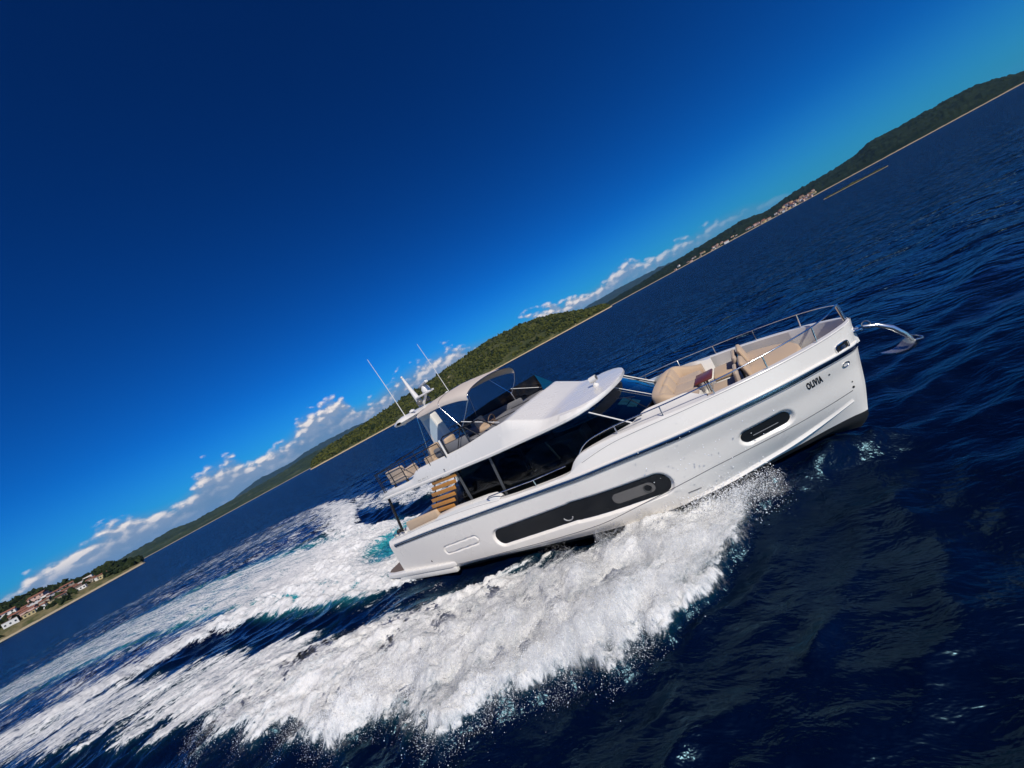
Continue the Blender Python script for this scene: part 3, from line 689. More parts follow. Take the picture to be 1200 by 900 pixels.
for q in range(78):
    u = RNG.random(); a = 40.3 + 3.3 * u + RNG.normal(0, .1) if q < 60 else RNG.uniform(36.6, 40.3)
    row = int(RNG.integers(0, 4)) if q < 60 else int(RNG.integers(0, 2)); k = int(RNG.integers(0, 5))
    far_house(a, 2012 + 16 * row + RNG.uniform(-4, 4), 2.0 + 5.5 * row, k, RNG.uniform(.5, .95), RNG.uniform(0, 3.14), RL[protos[k][0]] + (' with red roof in the far shore village' if protos[k][1] == 'roof_r' else ' with brown roof in the far shore village'), TG)
for q in range(26):
    a = RNG.uniform(27.5, 36.0); k = int(RNG.integers(0, 5)); row = int(RNG.integers(0, 3))
    far_house(a, 2012 + 18 * row, 2.0 + 4.5 * row, k, RNG.uniform(.45, .8), RNG.uniform(0, 3.14), RL[protos[k][0]] + ' scattered along the far wooded shore', 'houses scattered along the far wooded shore')
x, y = az_xy(R(34.26), 2006)
house((x, y, 1.5), 20, 13, 8, M['wall_w'], M['roof_r'], 'large white villa with orange roof alone on the far shoreline', None, R(-34), 0)

# ------------------------------------------------------------------ sea air
hb_ = MB().box((0, 4000, 181), (29000, 29000, 374)); m = bpy.data.materials.new('haze_air'); m.use_nodes = True; t = NT(m.node_tree); t.n.clear()
pv = t.new('ShaderNodeVolumePrincipled', ins={'Color': (.12, .48, 1.0, 1), 'Density': 2.0e-5, 'Anisotropy': .0})
t.l.new(pv.outputs[0], t.new('ShaderNodeOutputMaterial').inputs['Volume'])
hz_ = hb_.build('haze', m, None, 0); tag(hz_, 'thin pale sea haze over the whole view', 'haze', kind='stuff')
# ================================================================== YACHT (boat frame: X forward, Y port, Z up, metres)
yacht = empty('motor_yacht'); yacht.matrix_world = BMAT
tag(yacht, 'large white motor yacht with flybridge and OLIVIA on its bow, speeding across the sea', 'yacht')
XN = np.array([1.1, 3, 6, 9, 10.5, 11.5, 12.5, 13.45, 14.3, 14.75, 14.93, 15.0])
LN_Y = [np.array(a) for a in (
    [2.12, 2.20, 2.25, 2.25, 2.10, 1.98, 1.74, 1.39, .90, .49, .24, .0],
    [2.18, 2.26, 2.30, 2.30, 2.18, 2.05, 1.79, 1.42, .88, .46, .22, .0],
    [2.17, 2.24, 2.28, 2.27, 2.12, 1.95, 1.67, 1.28, .74, .35, .16, .0],
    [2.15, 2.20, 2.24, 2.22, 2.05, 1.85, 1.55, 1.15, .62, .27, .12, .0],
    [2.10, 2.14, 2.15, 2.08, 1.85, 1.60, 1.25, .82, .35, .12, .05, .0])]
ZS = ([1.1, 2, 3, 4, 6, 7.2, 8.1, 9.0, 9.5, 10.5, 11.5, 13, 15], [1.58, 1.66, 1.77, 1.86, 1.93, 1.90, 1.93, 1.99, 2.17, 2.36, 2.41, 2.43, 2.43])
ZR = ([1.1, 1.4, 3.5, 6, 7.8, 9.1, 10.2, 12, 13.3, 14, 15], [1.40, 1.43, 1.60, 1.73, 1.81, 1.87, 1.93, 2.0, 2.03, 2.02, 1.94])
ZA = ([1.1, 3.8, 6.2, 7.7, 9, 10.2, 11.2, 12, 13, 15], [.24, .32, .43, .50, .60, .79, .95, 1.05, 1.11, 1.14])
ZL = ([1.1, 3.6, 4.7, 6.7, 9, 11, 12.2, 13, 15], [.10, .18, .25, .31, .35, .38, .47, .53, .56])
XE = [15.0, 14.92, 14.84, 14.76, 14.60]


def hull_line(k, xn):
    xn = np.asarray(xn, float); y = pchip(xn, XN, LN_Y[k]); x = xn - (15 - XE[k]) * sm(xn, 9.5, 15.0)
    if k == 0: z = pchip(x, *ZS)
    elif k == 1: z = pchip(x, *ZR)
    elif k == 2: z = .5 * (pchip(x, *ZR) + pchip(x, *ZA))
    elif k == 3: z = pchip(x, *ZA)
    else: z = pchip(x, *ZL)
    return np.stack([x, y, z], -1)


NC, NR = 620, 92
_u = np.linspace(0, 1, NC); XNS = np.r_[np.linspace(1.1, 14.3, NC - 90), 15 - .7 * (1 - np.linspace(0, 1, 91)[1:]) ** 2]
LINES = np.stack([hull_line(k, XNS) for k in range(5)], 1)            # NC,5,3
GR = np.zeros((NC, NR, 3)); tt = np.linspace(0, 1, NR)
for i in range(NC):
    L = LINES[i]; zz = L[::-1, 2]; zq = L[0, 2] + (L[-1, 2] - L[0, 2]) * tt
    GR[i, :, 2] = zq; GR[i, :, 0] = pchip(zq, zz, L[::-1, 0]); GR[i, :, 1] = pchip(zq, zz, L[::-1, 1])
TX, TZ = np.arange(1.1, 15.01, .04), np.arange(.05, 2.5, .05)
TY = np.zeros((len(TZ), len(TX)))
for j, z in enumerate(TZ):
    xc = np.array([np.interp(-z, -GR[i, :, 2], GR[i, :, 0]) for i in range(NC)])
    yc = np.array([np.interp(-z, -GR[i, :, 2], GR[i, :, 1]) for i in range(NC)])
    TY[j] = np.interp(TX, xc, yc)


def hy(x, z):
    j = np.clip((z - TZ[0]) / .05, 0, len(TZ) - 1.001); i = np.clip((x - TX[0]) / .04, 0, len(TX) - 1.001)
    j0, i0 = int(j), int(i); a, b = j - j0, i - i0
    return (TY[j0, i0] * (1 - b) + TY[j0, i0 + 1] * b) * (1 - a) + (TY[j0 + 1, i0] * (1 - b) + TY[j0 + 1, i0 + 1] * b) * a


def on_hull(x, z, out=0.0, side=-1):
    """point on the hull skin at (x, z), pushed out along the plan normal"""
    y = hy(x, z); sl = (hy(min(x + .06, 14.9), z) - hy(x - .06, z)) / .12; n = Vector((-sl, 1, 0)).normalized()
    return Vector((x + n.x * out, side * (y + n.y * out), z))


def sd_caps(x, z, c0, c1, r):
    """signed distance to a slanted capsule whose ends are rounded"""
    px, pz = x - c0[0], z - c0[1]; dx, dz = c1[0] - c0[0], c1[1] - c0[1]
    h = np.clip((px * dx + pz * dz) / (dx * dx + dz * dz), 0, 1)
    return np.hypot(px - dx * h, pz - dz * h) - r


def caps_outline(c0, c1, r, n=20, k=14):
    d = math.atan2(c1[1] - c0[1], c1[0] - c0[0]); out = []
    for i in range(k + 1): a = d - math.pi / 2 + math.pi * i / k; out.append((c1[0] + r * math.cos(a), c1[1] + r * math.sin(a)))
    for i in range(1, n): f = i / n; out.append((c1[0] + (c0[0] - c1[0]) * f - r * math.sin(d), c1[1] + (c0[1] - c1[1]) * f + r * math.cos(d)))
    for i in range(k + 1): a = d + math.pi / 2 + math.pi * i / k; out.append((c0[0] + r * math.cos(a), c0[1] + r * math.sin(a)))
    for i in range(1, n): f = i / n; out.append((c0[0] + (c1[0] - c0[0]) * f + r * math.sin(d), c0[1] + (c1[1] - c0[1]) * f - r * math.cos(d)))
    return out


# big window = union of two slanted capsules; its right end higher than its left
BIGW = [((6.17, .875), (8.7, 1.075), .235), ((8.7, 1.075), (10.76, 1.10), .255)]
FWDW = [((12.66, 1.345), (13.30, 1.375), .135)]
VENT = [((3.86, .86), (5.20, .985), .125)]
X_, Z_ = GR[..., 0], GR[..., 2]
def usd(S): return np.min([sd_caps(X_, Z_, *c) for c in S], 0)
inset = .07 * (1 - sm(usd(BIGW), 0.0, .055)) + .065 * (1 - sm(usd(FWDW), 0.0, .06))
sv_ = usd(VENT); inset = inset + .035 * (1 - sm(np.abs(sv_), .012, .034))
gy = np.gradient(GR[..., 1], axis=0) / np.maximum(np.gradient(GR[..., 0], axis=0), 1e-4)
nl = np.sqrt(1 + gy ** 2); HG = GR.copy(); HG[..., 0] += gy / nl * inset; HG[..., 1] -= inset / nl
Hs = HG * [1, -1, 1]; Hp = GR.copy()
nv = NC * NR
V = np.concatenate([Hs.reshape(-1, 3), Hp.reshape(-1, 3)])
Fs = grid_faces(NC, NR); Fp = Fs[:, ::-1] + nv
tr = np.stack([np.arange(NR - 1), np.arange(NR - 1) + nv, np.arange(1, NR) + nv, np.arange(1, NR)], -1)    # transom
hull = np_mesh('hull', V, np.concatenate([Fs[:, ::-1], Fp[:, ::-1], tr]), M['gel_hull'], True, yacht)
hull.data.set_sharp_from_angle(angle=R(50))

# bottom paint below the white topsides
mb = MB(); low = hull_line(4, XNS[::6])
rows = []
for x, y, z in low:
    f = sm(x, 10.0, 14.6); kz = -.62 + 1.0 * f ** 2.2
    rows.append([(x, -y + .004, z), (x - .02 * f, -y * .93, z - .10), (x - .10 * f, -y * (.82 - .25 * f), z - .30 * (1 - .3 * f)), (x - .22 * f, 0, min(kz, z - .32)),
                 (x - .10 * f, y * (.82 - .25 * f), z - .30 * (1 - .3 * f)), (x - .02 * f, y * .93, z - .10), (x, y - .004, z)])
mb.grid(rows).build('antifouling', M['anti'], hull)


def hull_run(xs, zf, out, side=-1): return [on_hull(x, zf(x), out, side) for x in xs]
zr_f = lambda x: float(pchip(x, *ZR)); za_f = lambda x: float(pchip(x, *ZA)); zs_f = lambda x: float(pchip(x, *ZS))
XR = np.r_[np.linspace(1.42, 13.5, 70), np.linspace(13.6, 14.6, 24), np.linspace(14.62, 14.88, 12)]
for side in (-1, 1):
    pts = hull_run(XR, lambda x: zr_f(x) + .045, .012, side); rr = MB().tube(pts, .026, 8)
    rail = rr.build('rub_rail', M['gel'], yacht, 60)
    def ribbon(dz0, dz1, o, xs=XR):
        g = [[on_hull(x, zr_f(x) + dz, oo, side) for dz, oo in ((dz0, 0.0), (dz0, o), ((dz0 + dz1) / 2, o + .012), (dz1, o), (dz1, 0.0))] for x in xs]
        return MB().grid(g)
    ribbon(-.055, .022, .022).build('steel_strip', M['band'], rail, 60)
    ribbon(-.082, -.070, .008).build('dark_pinstripe', M['greyline'], rail, 60)
    XA = np.linspace(3.0, 14.5, 110)
    MB().tube(hull_run(XA, za_f, .0, side), .0075, 5).build('hull_seam', M['line'], yacht, 60)
    XB = np.linspace(3.9, 6.7, 30).tolist() if side else []
    MB().tube(hull_run(np.linspace(1.3, 6.75, 40), lambda x: zs_f(x) - .012, .0, side), .005, 5).build('sheer_seam', M['greyline'], yacht, 60)
    MB().tube(hull_run(np.linspace(9.5, 14.8, 70), lambda x: zs_f(x) - .015, .0, side), .0065, 5).build('sheer_seam', M['greyline'], yacht, 60)
    # spray rail: a wedge ledge climbing to the stem
    g = []
    for x in np.linspace(10.9, 14.44, 50):
        z = float(np.interp(x, [10.9, 12, 12.55, 13.06, 13.59, 14.13, 14.44], [.40, .50, .585, .645, .74, .84, .90])); o = .05 * sm(x, 10.9, 12) * (1 - .75 * sm(x, 13.3, 14.4))
        g.append([on_hull(x, z + .07, 0, side), on_hull(x, z + .035, o * .5, side), on_hull(x, z, o + .012, side), on_hull(x, z - .028, .0, side)])
    MB().grid(g).build('spray_rail', M['gel_hull'], yacht, 30)
    MB().tube([on_hull(x, .66, .004, side) for x in (11.16, 11.3, 11.43)], .011, 5).build('vent_slot', M['line'], yacht)


def hull_panel(outlines, depth, name, mat, parent, side=-1, out=0.0):
    """filled panel following the hull skin, set back by depth"""
    mb = MB()
    for ol in outlines:
        cx, cz = np.mean(ol, 0); n = len(ol)
        rings = [[on_hull(x, z, -depth + out, side) for x, z in [((px - cx) * f + cx, (pz - cz) * f + cz) for px, pz in ol]] for f in (1.0, .75, .5, .25)]
        b = len(mb.v); vs = [p for r_ in rings for p in r_] + [on_hull(cx, cz, -depth + out, side)]
        fs = [(k * n + i, k * n + (i + 1) % n, (k + 1) * n + (i + 1) % n, (k + 1) * n + i) for k in range(3) for i in range(n)] + [(3 * n + i, 3 * n + (i + 1) % n, 4 * n) for i in range(n)]
        mb.add(vs, fs)
    return mb.build(name, mat, parent, 60)


def bigw_outline(sh=0.0):
    a, b = caps_outline(*BIGW[0][:2], BIGW[0][2] - sh), caps_outline(*BIGW[1][:2], BIGW[1][2] - sh)
    top_, bot = [], []
    xs = np.linspace(5.94 + sh, 11.01 - sh, 90)
    for x in xs:
        zz = np.linspace(.3, 1.7, 281); s = np.minimum(sd_caps(x, zz, *BIGW[0][:2], BIGW[0][2] - sh), sd_caps(x, zz, *BIGW[1][:2], BIGW[1][2] - sh)); q = zz[s <= 0]
        if len(q): top_.append((x, q[-1])); bot.append((x, q[0]))
    return top_[::-1] + bot


hw = hull_panel([bigw_outline(.004)], .058, 'hull_window', M['hull_glass'], yacht)
hull_panel([caps_outline((9.82, 1.085), (10.55, 1.10), .125)], .052, 'inner_pane', M['grey_pane'], hw)
def hull_ring(c, rx, rz, t, name, mat, parent, out=.0, side=-1, n=24, sq=2.0):
    pts = []
    for k in range(n):
        a = 2 * math.pi * k / n; ca, sa = math.cos(a), math.sin(a)
        pts.append(on_hull(c[0] + rx * math.copysign(abs(ca) ** (2 / sq), ca), c[1] + rz * math.copysign(abs(sa) ** (2 / sq), sa), out, side))
    return MB().tube(pts, t, 6, closed=True).build(name, mat, parent, 60)
hull_ring((10.52, 1.10), .085, .085, .012, 'porthole_ring', M['line'], hw, -.045)
hull_panel([[(10.52 + .075 * math.cos(a), 1.10 + .075 * math.sin(a)) for a in np.linspace(0, 2 * math.pi, 20)[:-1]]], .049, 'porthole_glass', M['hull_glass'], hw)
MB().tube([on_hull(8.42 + .13 * math.cos(a), .98 + .10 * math.sin(a), -.048) for a in np.linspace(R(190), R(350), 12)], .016, 6).build('window_crescent', M['greyline'], hw)  # grey crescent on the big hull window
fwn = hull_panel([caps_outline(*FWDW[0][:2], .131)], .053, 'bow_window', M['hull_glass'], yacht)
hull_panel([caps_outline((13.2, 1.335), (12.74, 1.315), .008, 8, 6)], .048, 'window_latch_bar', M['greyline'], fwn)
# bow fittings: fairlead, nav oval, drain outlets, exhaust
def sq_ol(c, rx, rz, sq=4, n=24, sh=0.0):
    o = []
    for k in range(n):
        a = 2 * math.pi * k / n; ca, sa = math.cos(a), math.sin(a)
        o.append((c[0] + rx * math.copysign(abs(ca) ** (2 / sq), ca) + sh * sa, c[1] + rz * math.copysign(abs(sa) ** (2 / sq), sa)))
    return o
fl = hull_panel([sq_ol((14.63, 2.10), .115, .085)], -.006, 'fairlead', M['black'], yacht)
hull_ring((14.63, 2.10), .115, .085, .017, 'fairlead_ring', M['steel'], fl, .008, sq=4)
hull_panel([sq_ol((14.635, 2.09), .05, .045)], -.010, 'fairlead_roller', M['steel'], fl)
ov = hull_panel([sq_ol((14.57, 1.74), .06, .045, 2)], -.005, 'hull_light', M['gel'], yacht)
hull_ring((14.57, 1.74), .06, .045, .012, 'light_ring', M['steel'], ov, .008)
for c, r_, m_ in (((14.255, 1.745), .017, 'line'), ((14.55, 1.315), .013, 'line'), ((14.535, 1.195), .022, 'black'), ((2.84, .60), .028, 'steel')):
    hull_panel([sq_ol(c, r_, r_ * 1.2, 2, 14)], -.006, 'drain_outlet', M[m_], yacht)


def text_mesh(txt, h, shear, bold=0.0):
    cu = bpy.data.curves.new('t', 'FONT'); cu.body = txt; cu.size = h; cu.shear = shear; cu.offset = bold; cu.space_character = 1.18
    ob = bpy.data.objects.new('t', cu); COL.objects.link(ob)
    bpy.context.view_layer.update(); dg = bpy.context.evaluated_depsgraph_get()
    me = bpy.data.meshes.new_from_object(ob.evaluated_get(dg)); vs = [v.co.copy() for v in me.vertices]; fs = [list(p.vertices) for p in me.polygons]
    bpy.data.objects.remove(ob); bpy.data.curves.remove(cu); bpy.data.meshes.remove(me); return vs, fs


vs, fs = text_mesh('OLIVIA', .205, .10, .010)
x0, x1 = min(v.x for v in vs), max(v.x for v in vs); y0 = min(v.y for v in vs)
LX0, LX1, LZ = 13.85, 14.125, 1.68
pts = [on_hull(LX0 + (v.x - x0) / (x1 - x0) * (LX1 - LX0) , LZ + (v.y - y0), .006) for v in vs]
MB().add(pts, fs).build('name_lettering', M['black_ltr'], yacht, 0)

# ---------------- swim platform
ol = [(0.0, -2.02), (0.12, -2.22), (.5, -2.30), (3.65, -2.30), (3.85, -2.24), (3.92, -2.12), (1.25, -2.08), (1.2, 2.08), (3.92, 2.12), (3.85, 2.24), (3.65, 2.30), (.5, 2.30), (.12, 2.22), (0, 2.02)]
mb = MB(); mb.prism(ol, .17, .27)
pf = mb.build('swim_platform', M['gel'], yacht, 35, .04, 3)
MB().prism([(.06, -1.98), (.16, -2.12), (.5, -2.17), (1.12, -2.15), (1.12, 2.15), (.5, 2.17), (.16, 2.12), (.06, 1.98)], .012, .441).build('teak_decking', M['teak_deck'], pf, 0)
for s in (-1, 1): MB().box((2.3, s * 2.2, .19), (3.0, .16, .2), bev=.05).build('platform_bracket', M['gel'], pf)
MB().box((1.065, 0, 1.05), (.07, 3.9, .95), bev=.02).build('transom_panel', M['gel'], yacht)

# ---------------- decks, bulwark cap, coamings
XC = np.r_[np.linspace(1.12, 14.0, 90), np.linspace(14.05, 14.97, 30)]
def cap_row(x, s):
    y, z = hy(x, zs_f(x) - .01), zs_f(x); wd = min(.15, y * .8); wi = min(.17, y * .85); fl_ = .98 if x < 9.4 else 1.93
    return [(x, s * y, z - .012), (x, s * (y - .012), z + .006), (x, s * (y - wd), z + .01), (x, s * (y - wi), z - .01), (x, s * max(0, y - wi), fl_)]
for s in (-1, 1):
    MB().grid([cap_row(x, s) for x in XC]).build('bulwark', M['gel'], yacht, 40)
fd = [(x, hy(x, 2.0) - .15) for x in np.linspace(9.6, 14.75, 40)]
MB().grid([[(x, -max(.02, y), 1.94), (x, max(.02, y), 1.94)] for x, y in fd]).build('foredeck', M['gel'], yacht)
MB().grid([[(x, .10 - hy(x, 1.0), 1.0), (x, hy(x, 1.0) - .10, 1.0)] for x in np.linspace(1.12, 9.6, 30)]).build('main_deck', M['teak_deck'], yacht)
MB().slab([(9.6, -2.05, 1.0), (9.6, 2.05, 1.0), (9.6, 2.05, 1.94), (9.6, -2.05, 1.94)], (.03, 0, 0)).build('deck_step', M['gel'], yacht)
for s in (-1, 1):
    # raised white coaming along the aft side deck, stepping down to the boarding gate
    st = [(4.0, .02), (4.2, .09), (5.0, .12), (6.3, .14), (6.62, .13), (6.78, .02)]
    g = [[(x, s * (2.235), zs_f(x)), (x, s * 2.215, zs_f(x) + h * .7), (x, s * (2.15), zs_f(x) + h), (x, s * 2.0, zs_f(x) + h), (x, s * 1.97, zs_f(x) - .3)] for x, h in st]
    MB().grid(g).build('side_coaming', M['gel'], yacht, 40)
    # forward side deck, swept up beside the windscreen and nearly flush with the sheer
    xs_ = np.linspace(9.12, 12.35, 44); g = []
    for x in xs_:
        y = hy(x, zs_f(x) - .02) - .012; z = zs_f(x)
        zt = max(z + .012, float(pchip(x, [9.1, 9.3, 9.55, 10.0, 10.5, 11.5, 12.35], [2.02, 2.22, 2.345, 2.40, 2.43, 2.45, 2.44])))
        wd = float(np.interp(x, [9.1, 9.6, 10.4, 10.8, 11.2, 12.0, 12.35], [.14, .17, .32, .50, .62, .58, .30])); up = .12 * sm(x, 10.7, 11.1) * (1 - sm(x, 11.9, 12.3))
        g.append([(x, s * y, z - .004), (x, s * (y - .02), z + .6 * (zt - z)), (x, s * (y - .06), zt - .004), (x, s * (y - .10), zt), (x, s * (y - wd * .7), zt + .3 * up), (x, s * (y - wd), zt + up), (x, s * (y - wd - .02), 1.5)])
    MB().grid(g).build('side_deck', M['gel'], yacht, 40)
# boarding gate grab rail
for s in (-1, 1):
    MB().tube([(6.45, s * 2.22, 1.95), (6.38, s * 2.24, 2.02), (6.5, s * 2.24, 2.07), (7.0, s * 2.23, 2.09), (8.0, s * 2.22, 2.12), (9.05, s * 2.18, 2.19)], .016, 8).build('gate_rail', M['steel'], yacht)
    MB().tube([(8.05, s * 2.2, 1.92), (8.05, s * 2.22, 2.12)], .014, 6).build('gate_post', M['steel'], yacht)
    # curved handrail by the windscreen, then forward along the bulwark to the bow
    rail_pts = [(9.36, 2.15, 2.02), (9.47, 2.13, 2.29), (9.70, 2.12, 2.49), (9.95, 2.09, 2.575), (10.48, 1.97, 2.62), (11.5, 1.90, 2.65), (12.5, 1.68, 2.67), (13.45, 1.34, 2.70), (14.33, .82, 2.73), (14.75, .32, 2.755), (14.9, .0, 2.765)]
    P_ = np.array(rail_pts); u = np.linspace(0, len(P_) - 1, 90); rp = np.stack([pchip(u, np.arange(len(P_)), P_[:, k]) for k in range(3)], -1) * [1, s, 1]
    hr = MB().tube(rp.tolist(), .014, 8).build('handrail', M['steel'], yacht, 60)
    for (bx, by, bz), (tx, ty, tz) in (((10.47, 1.97, 2.36), (10.48, 1.96, 2.62)), ((11.5, 1.91, 2.39), (11.51, 1.9, 2.65)), ((12.5, 1.68, 2.41), (12.5, 1.68, 2.67)), ((13.45, 1.33, 2.42), (13.46, 1.34, 2.70)), ((14.31, .83, 2.42), (14.34, .83, 2.73))):
        MB().tube([(bx, s * by, bz), (tx, s * ty, tz)], .014, 8).box((bx, s * by, bz), (.05, .05, .025), bev=.008).build('stanchion', M['steel'], hr)
MB().tube([(14.92, 0, 2.42), (14.90, 0, 2.77)], .034, 10).build('bow_post', M['steel'], yacht)

# ---------------- saloon: glass, pillars, windscreen, interior
YS = 1.78
side_ol = [(4.85, 1.0), (5.32, 2.97), (9.95, 3.02), (10.80, 2.36), (10.80, 1.3)]
def ys(x): return YS if x < 9.6 else YS - .22 * (x - 9.6) / 1.2
for s in (-1, 1):
    g = [[(x0_, s * ys(x0_), 1.0), (x1_, s * ys(x1_), z1)] for x0_, x1_, z1 in ((4.85, 5.32, 2.98), (6.4, 6.7, 3.0), (8.0, 8.1, 3.0), (9.6, 9.6, 3.02), (10.2, 9.95, 3.02), (10.80, 10.78, 2.38))]
    MB().grid(g).build('side_window', M['glass'], yacht, 0)
    for xb, xt, w_ in ((5.42, 5.40, .045), (6.62, 6.80, .04)):
        MB().slab([(xb - w_, s * (YS + .006), 1.0), (xb + w_, s * (YS + .006), 1.0), (xt + w_, s * (YS + .006), 2.97), (xt - w_, s * (YS + .006), 2.97)], (0, s * .018, 0)).build('window_pillar', M['pillar'], yacht, 0)
    MB().slab([(8.70, s * (YS - .05), 2.25), (8.74, s * (YS - .05), 2.25), (8.60, s * (YS - .05), 2.75), (8.56, s * (YS - .05), 2.75)], (0, s * -.03, 0)).build('short_pillar', M['in_white'], yacht, 0)  # third window pillar, a short pale piece behind the glass
ws = lambda y, f: Vector((10.15 - .22 * (y / 1.6) ** 2 + (.84 - .05 * (y / 1.6) ** 2) * f, y, 3.0 - .58 * f - .02 * (y / 1.6) ** 2))
wsh = MB().grid([[ws(y, f) for f in np.linspace(0, 1, 6)] for y in np.linspace(-1.58, 1.58, 24)]).build('windscreen', M['wshield'], yacht, 60)
for y in (-1.58, 0.0, 1.58):
    MB().tube([ws(y, -.02) + Vector((.02, 0, .02)), ws(y, 1.02) + Vector((.02, 0, .02))], .011 if y == 0 else .018, 8).build('windscreen_pillar', M['gel'], wsh)
MB().tube([ws(y, 1.0) + Vector((.03, 0, -.01)) for y in np.linspace(-1.6, 1.6, 20)], .03, 6).build('windscreen_sill', M['black'], wsh)
for y in (-.85, .8):
    MB().tube([ws(y, 1.0) + Vector((.03, 0, .03)), ws(y + .28, .45) + Vector((.035, 0, .035))], .010, 5).tube([ws(y + .12, .25) + Vector((.035, 0, .035)), ws(y + .44, .62) + Vector((.035, 0, .035))], .008, 5).build('wiper', M['black'], wsh)
MB().grid([[(x, -1.72, 1.02), (x, 1.72, 1.02)] for x in (5.0, 8, 10.8)]).build('saloon_floor', M['wood_in'], yacht)
MB().slab([(4.95, -1.75, 1.0), (4.95, 1.75, 1.0), (5.35, 1.75, 2.96), (5.35, -1.75, 2.96)], (.02, 0, 0)).build('aft_door', M['glass'], yacht, 0)
MB().box((10.15, -.1, 1.75), (.9, 3.1, .9), rot=(0, .12, 0), bev=.08).build('dashboard', M['dark_in'], yacht)
for f0, f1 in ((.34, .53), (.56, .76)):
    MB().slab([ws(y_, f_) + Vector((-.07, 0, -.07)) for y_, f_ in ((-.22, f0), (-.22, f1), (-.62, f1), (-.70, f0))], (-.012, 0, -.012)).build('cream_strip', M['cream_strip'], yacht, 0)  # pair of cream strips just inside the windscreen
for c in ((9.0, -.75), (9.0, .2)):
    h_ = MB().box((c[0], c[1], 1.55), (.5, .55, .14), bev=.05).box((c[0] - .24, c[1], 1.95), (.12, .52, .75), rot=(0, -.12, 0), bev=.05).tube([(c[0], c[1], 1.02), (c[0], c[1], 1.5)], .06, 10).build('helm_seat', M['tan_dk'], yacht)
MB().tube([(9.55 + .06 * math.cos(a), -.75 + .2 * math.sin(a), 2.1 + .18 * math.cos(a)) for a in np.linspace(0, 2 * math.pi, 24)[:-1]], .018, 6, closed=True).build('steering_wheel', M['black'], yacht)
MB().box((7.1, -1.2, 1.4), (1.5, .7, .45), bev=.08).box((7.1, -1.52, 1.75), (1.5, .15, .45), bev=.06).build('saloon_sofa', M['grey_fab'], yacht)
MB().box((6.9, 1.3, 1.45), (2.2, .7, .9), bev=.04).build('galley_unit', M['in_white'], yacht)
MB().box((7.2, -.4, 1.62), (.9, .7, .05), bev=.015).tube([(7.2, -.4, 1.02), (7.2, -.4, 1.6)], .05, 8).build('saloon_table', M['wood_in'], yacht)

# slatted teak screen behind the saloon
for s in (-1, 1):
    sc_ = MB().tube([(3.55, s * 1.86, 1.5), (4.45, s * 1.86, 2.93)], .02, 6).tube([(4.55, s * 1.86, 1.5), (5.38, s * 1.86, 2.93)], .02, 6).build('slat_screen', M['black'], yacht)
    for k in range(6):
        z = 2.88 - k * .172; xo = -.80 * (2.92 - z) / 1.0
        MB().box((4.92 + xo, s * 1.89, z), (1.10, .035, .112), bev=.008).build('slat', M['slat'], sc_)

# ---------------- flybridge and roof moulding
def roof_half(x): return float(np.interp(x, [1.5, 1.7, 3, 9.2, 9.55, 9.80, 10.0, 10.18, 10.31, 10.39, 10.435, 10.45], [1.88, 1.93, 1.97, 1.97, 1.95, 1.88, 1.70, 1.42, 1.02, .62, .25, .03]))
def roof_bot(x): return float(np.interp(x, [1.5, 4, 7, 8.9, 9.9, 10.6], [2.94, 2.96, 2.98, 3.04, 3.09, 3.13]))
def crest_z(x): return float(pchip(x, [1.5, 1.75, 1.95, 2.3, 3.5, 3.62, 3.92, 4.1, 6, 7.85, 8.35, 8.8, 9.3, 10.0, 10.6], [3.02, 3.05, 3.16, 3.19, 3.24, 3.27, 3.44, 3.46, 3.51, 3.67, 3.47, 3.28, 3.255, 3.235, 3.20]) if x < 7.6 else np.interp(x, [7.6, 7.84, 7.90, 8.70, 8.80, 8.95, 9.6, 10.45], [3.655, 3.672, 3.660, 3.325, 3.295, 3.272, 3.25, 3.205]))
def crest_y(x): return float(np.interp(x, [1.5, 2, 4, 7.6, 8.7, 9.0, 9.6, 10.6], [1.0, .985, .945, .905, .85, .845, .88, .93]))
XF = sorted(set(np.round(np.r_[np.linspace(1.5, 3.5, 14), np.linspace(3.5, 4.1, 14), np.linspace(4.1, 7.6, 16), 7.62, 7.64, 7.85, 7.87, 7.9, 8.78, 8.8, 8.83, 8.86, np.linspace(7.66, 9.3, 30), np.linspace(9.3, 10.2, 24), np.linspace(10.2, 10.45, 26)], 4)))
g = []
for x in XF:
    yb, zb, zc = roof_half(x), roof_bot(x), crest_z(x); yc = yb * crest_y(x); well = 2.0 < x < 7.63
    zd = 3.13 if well else zc; q = min(.09, yb * .1)
    th = min(.07, (zc - zb) * .5)
    half = [(-yb + min(.03, yb * .3), zb), (-yb, zb + .02), (-yb, zb + th), (-yb + min(.035, yb * .2), zb + th + .03), (-yb * .5 - yc * .5, zb + .55 * (zc - zb) + .03 if zc - zb > .2 else zc - .01), (-yc, zc - .012), (-yc + .02 * min(1, yc * 3), zc), (-yc + q, zc), (-yc + q * 1.15, zd), (-yc * .5, zd + (0 if well else .015))]
    g.append([(x, y, z) for y, z in half] + [(x, -y, z) for y, z in half[::-1]] + [(x, half[0][0], zb)])
mb = MB().grid(g)
n_ = len(g[0]); mb.f.append(tuple(range(n_ - 1))); mb.f.append(tuple((len(g) - 1) * n_ + k for k in range(n_ - 1)))
fly = mb.build('flybridge', M['gel'], yacht, 38)
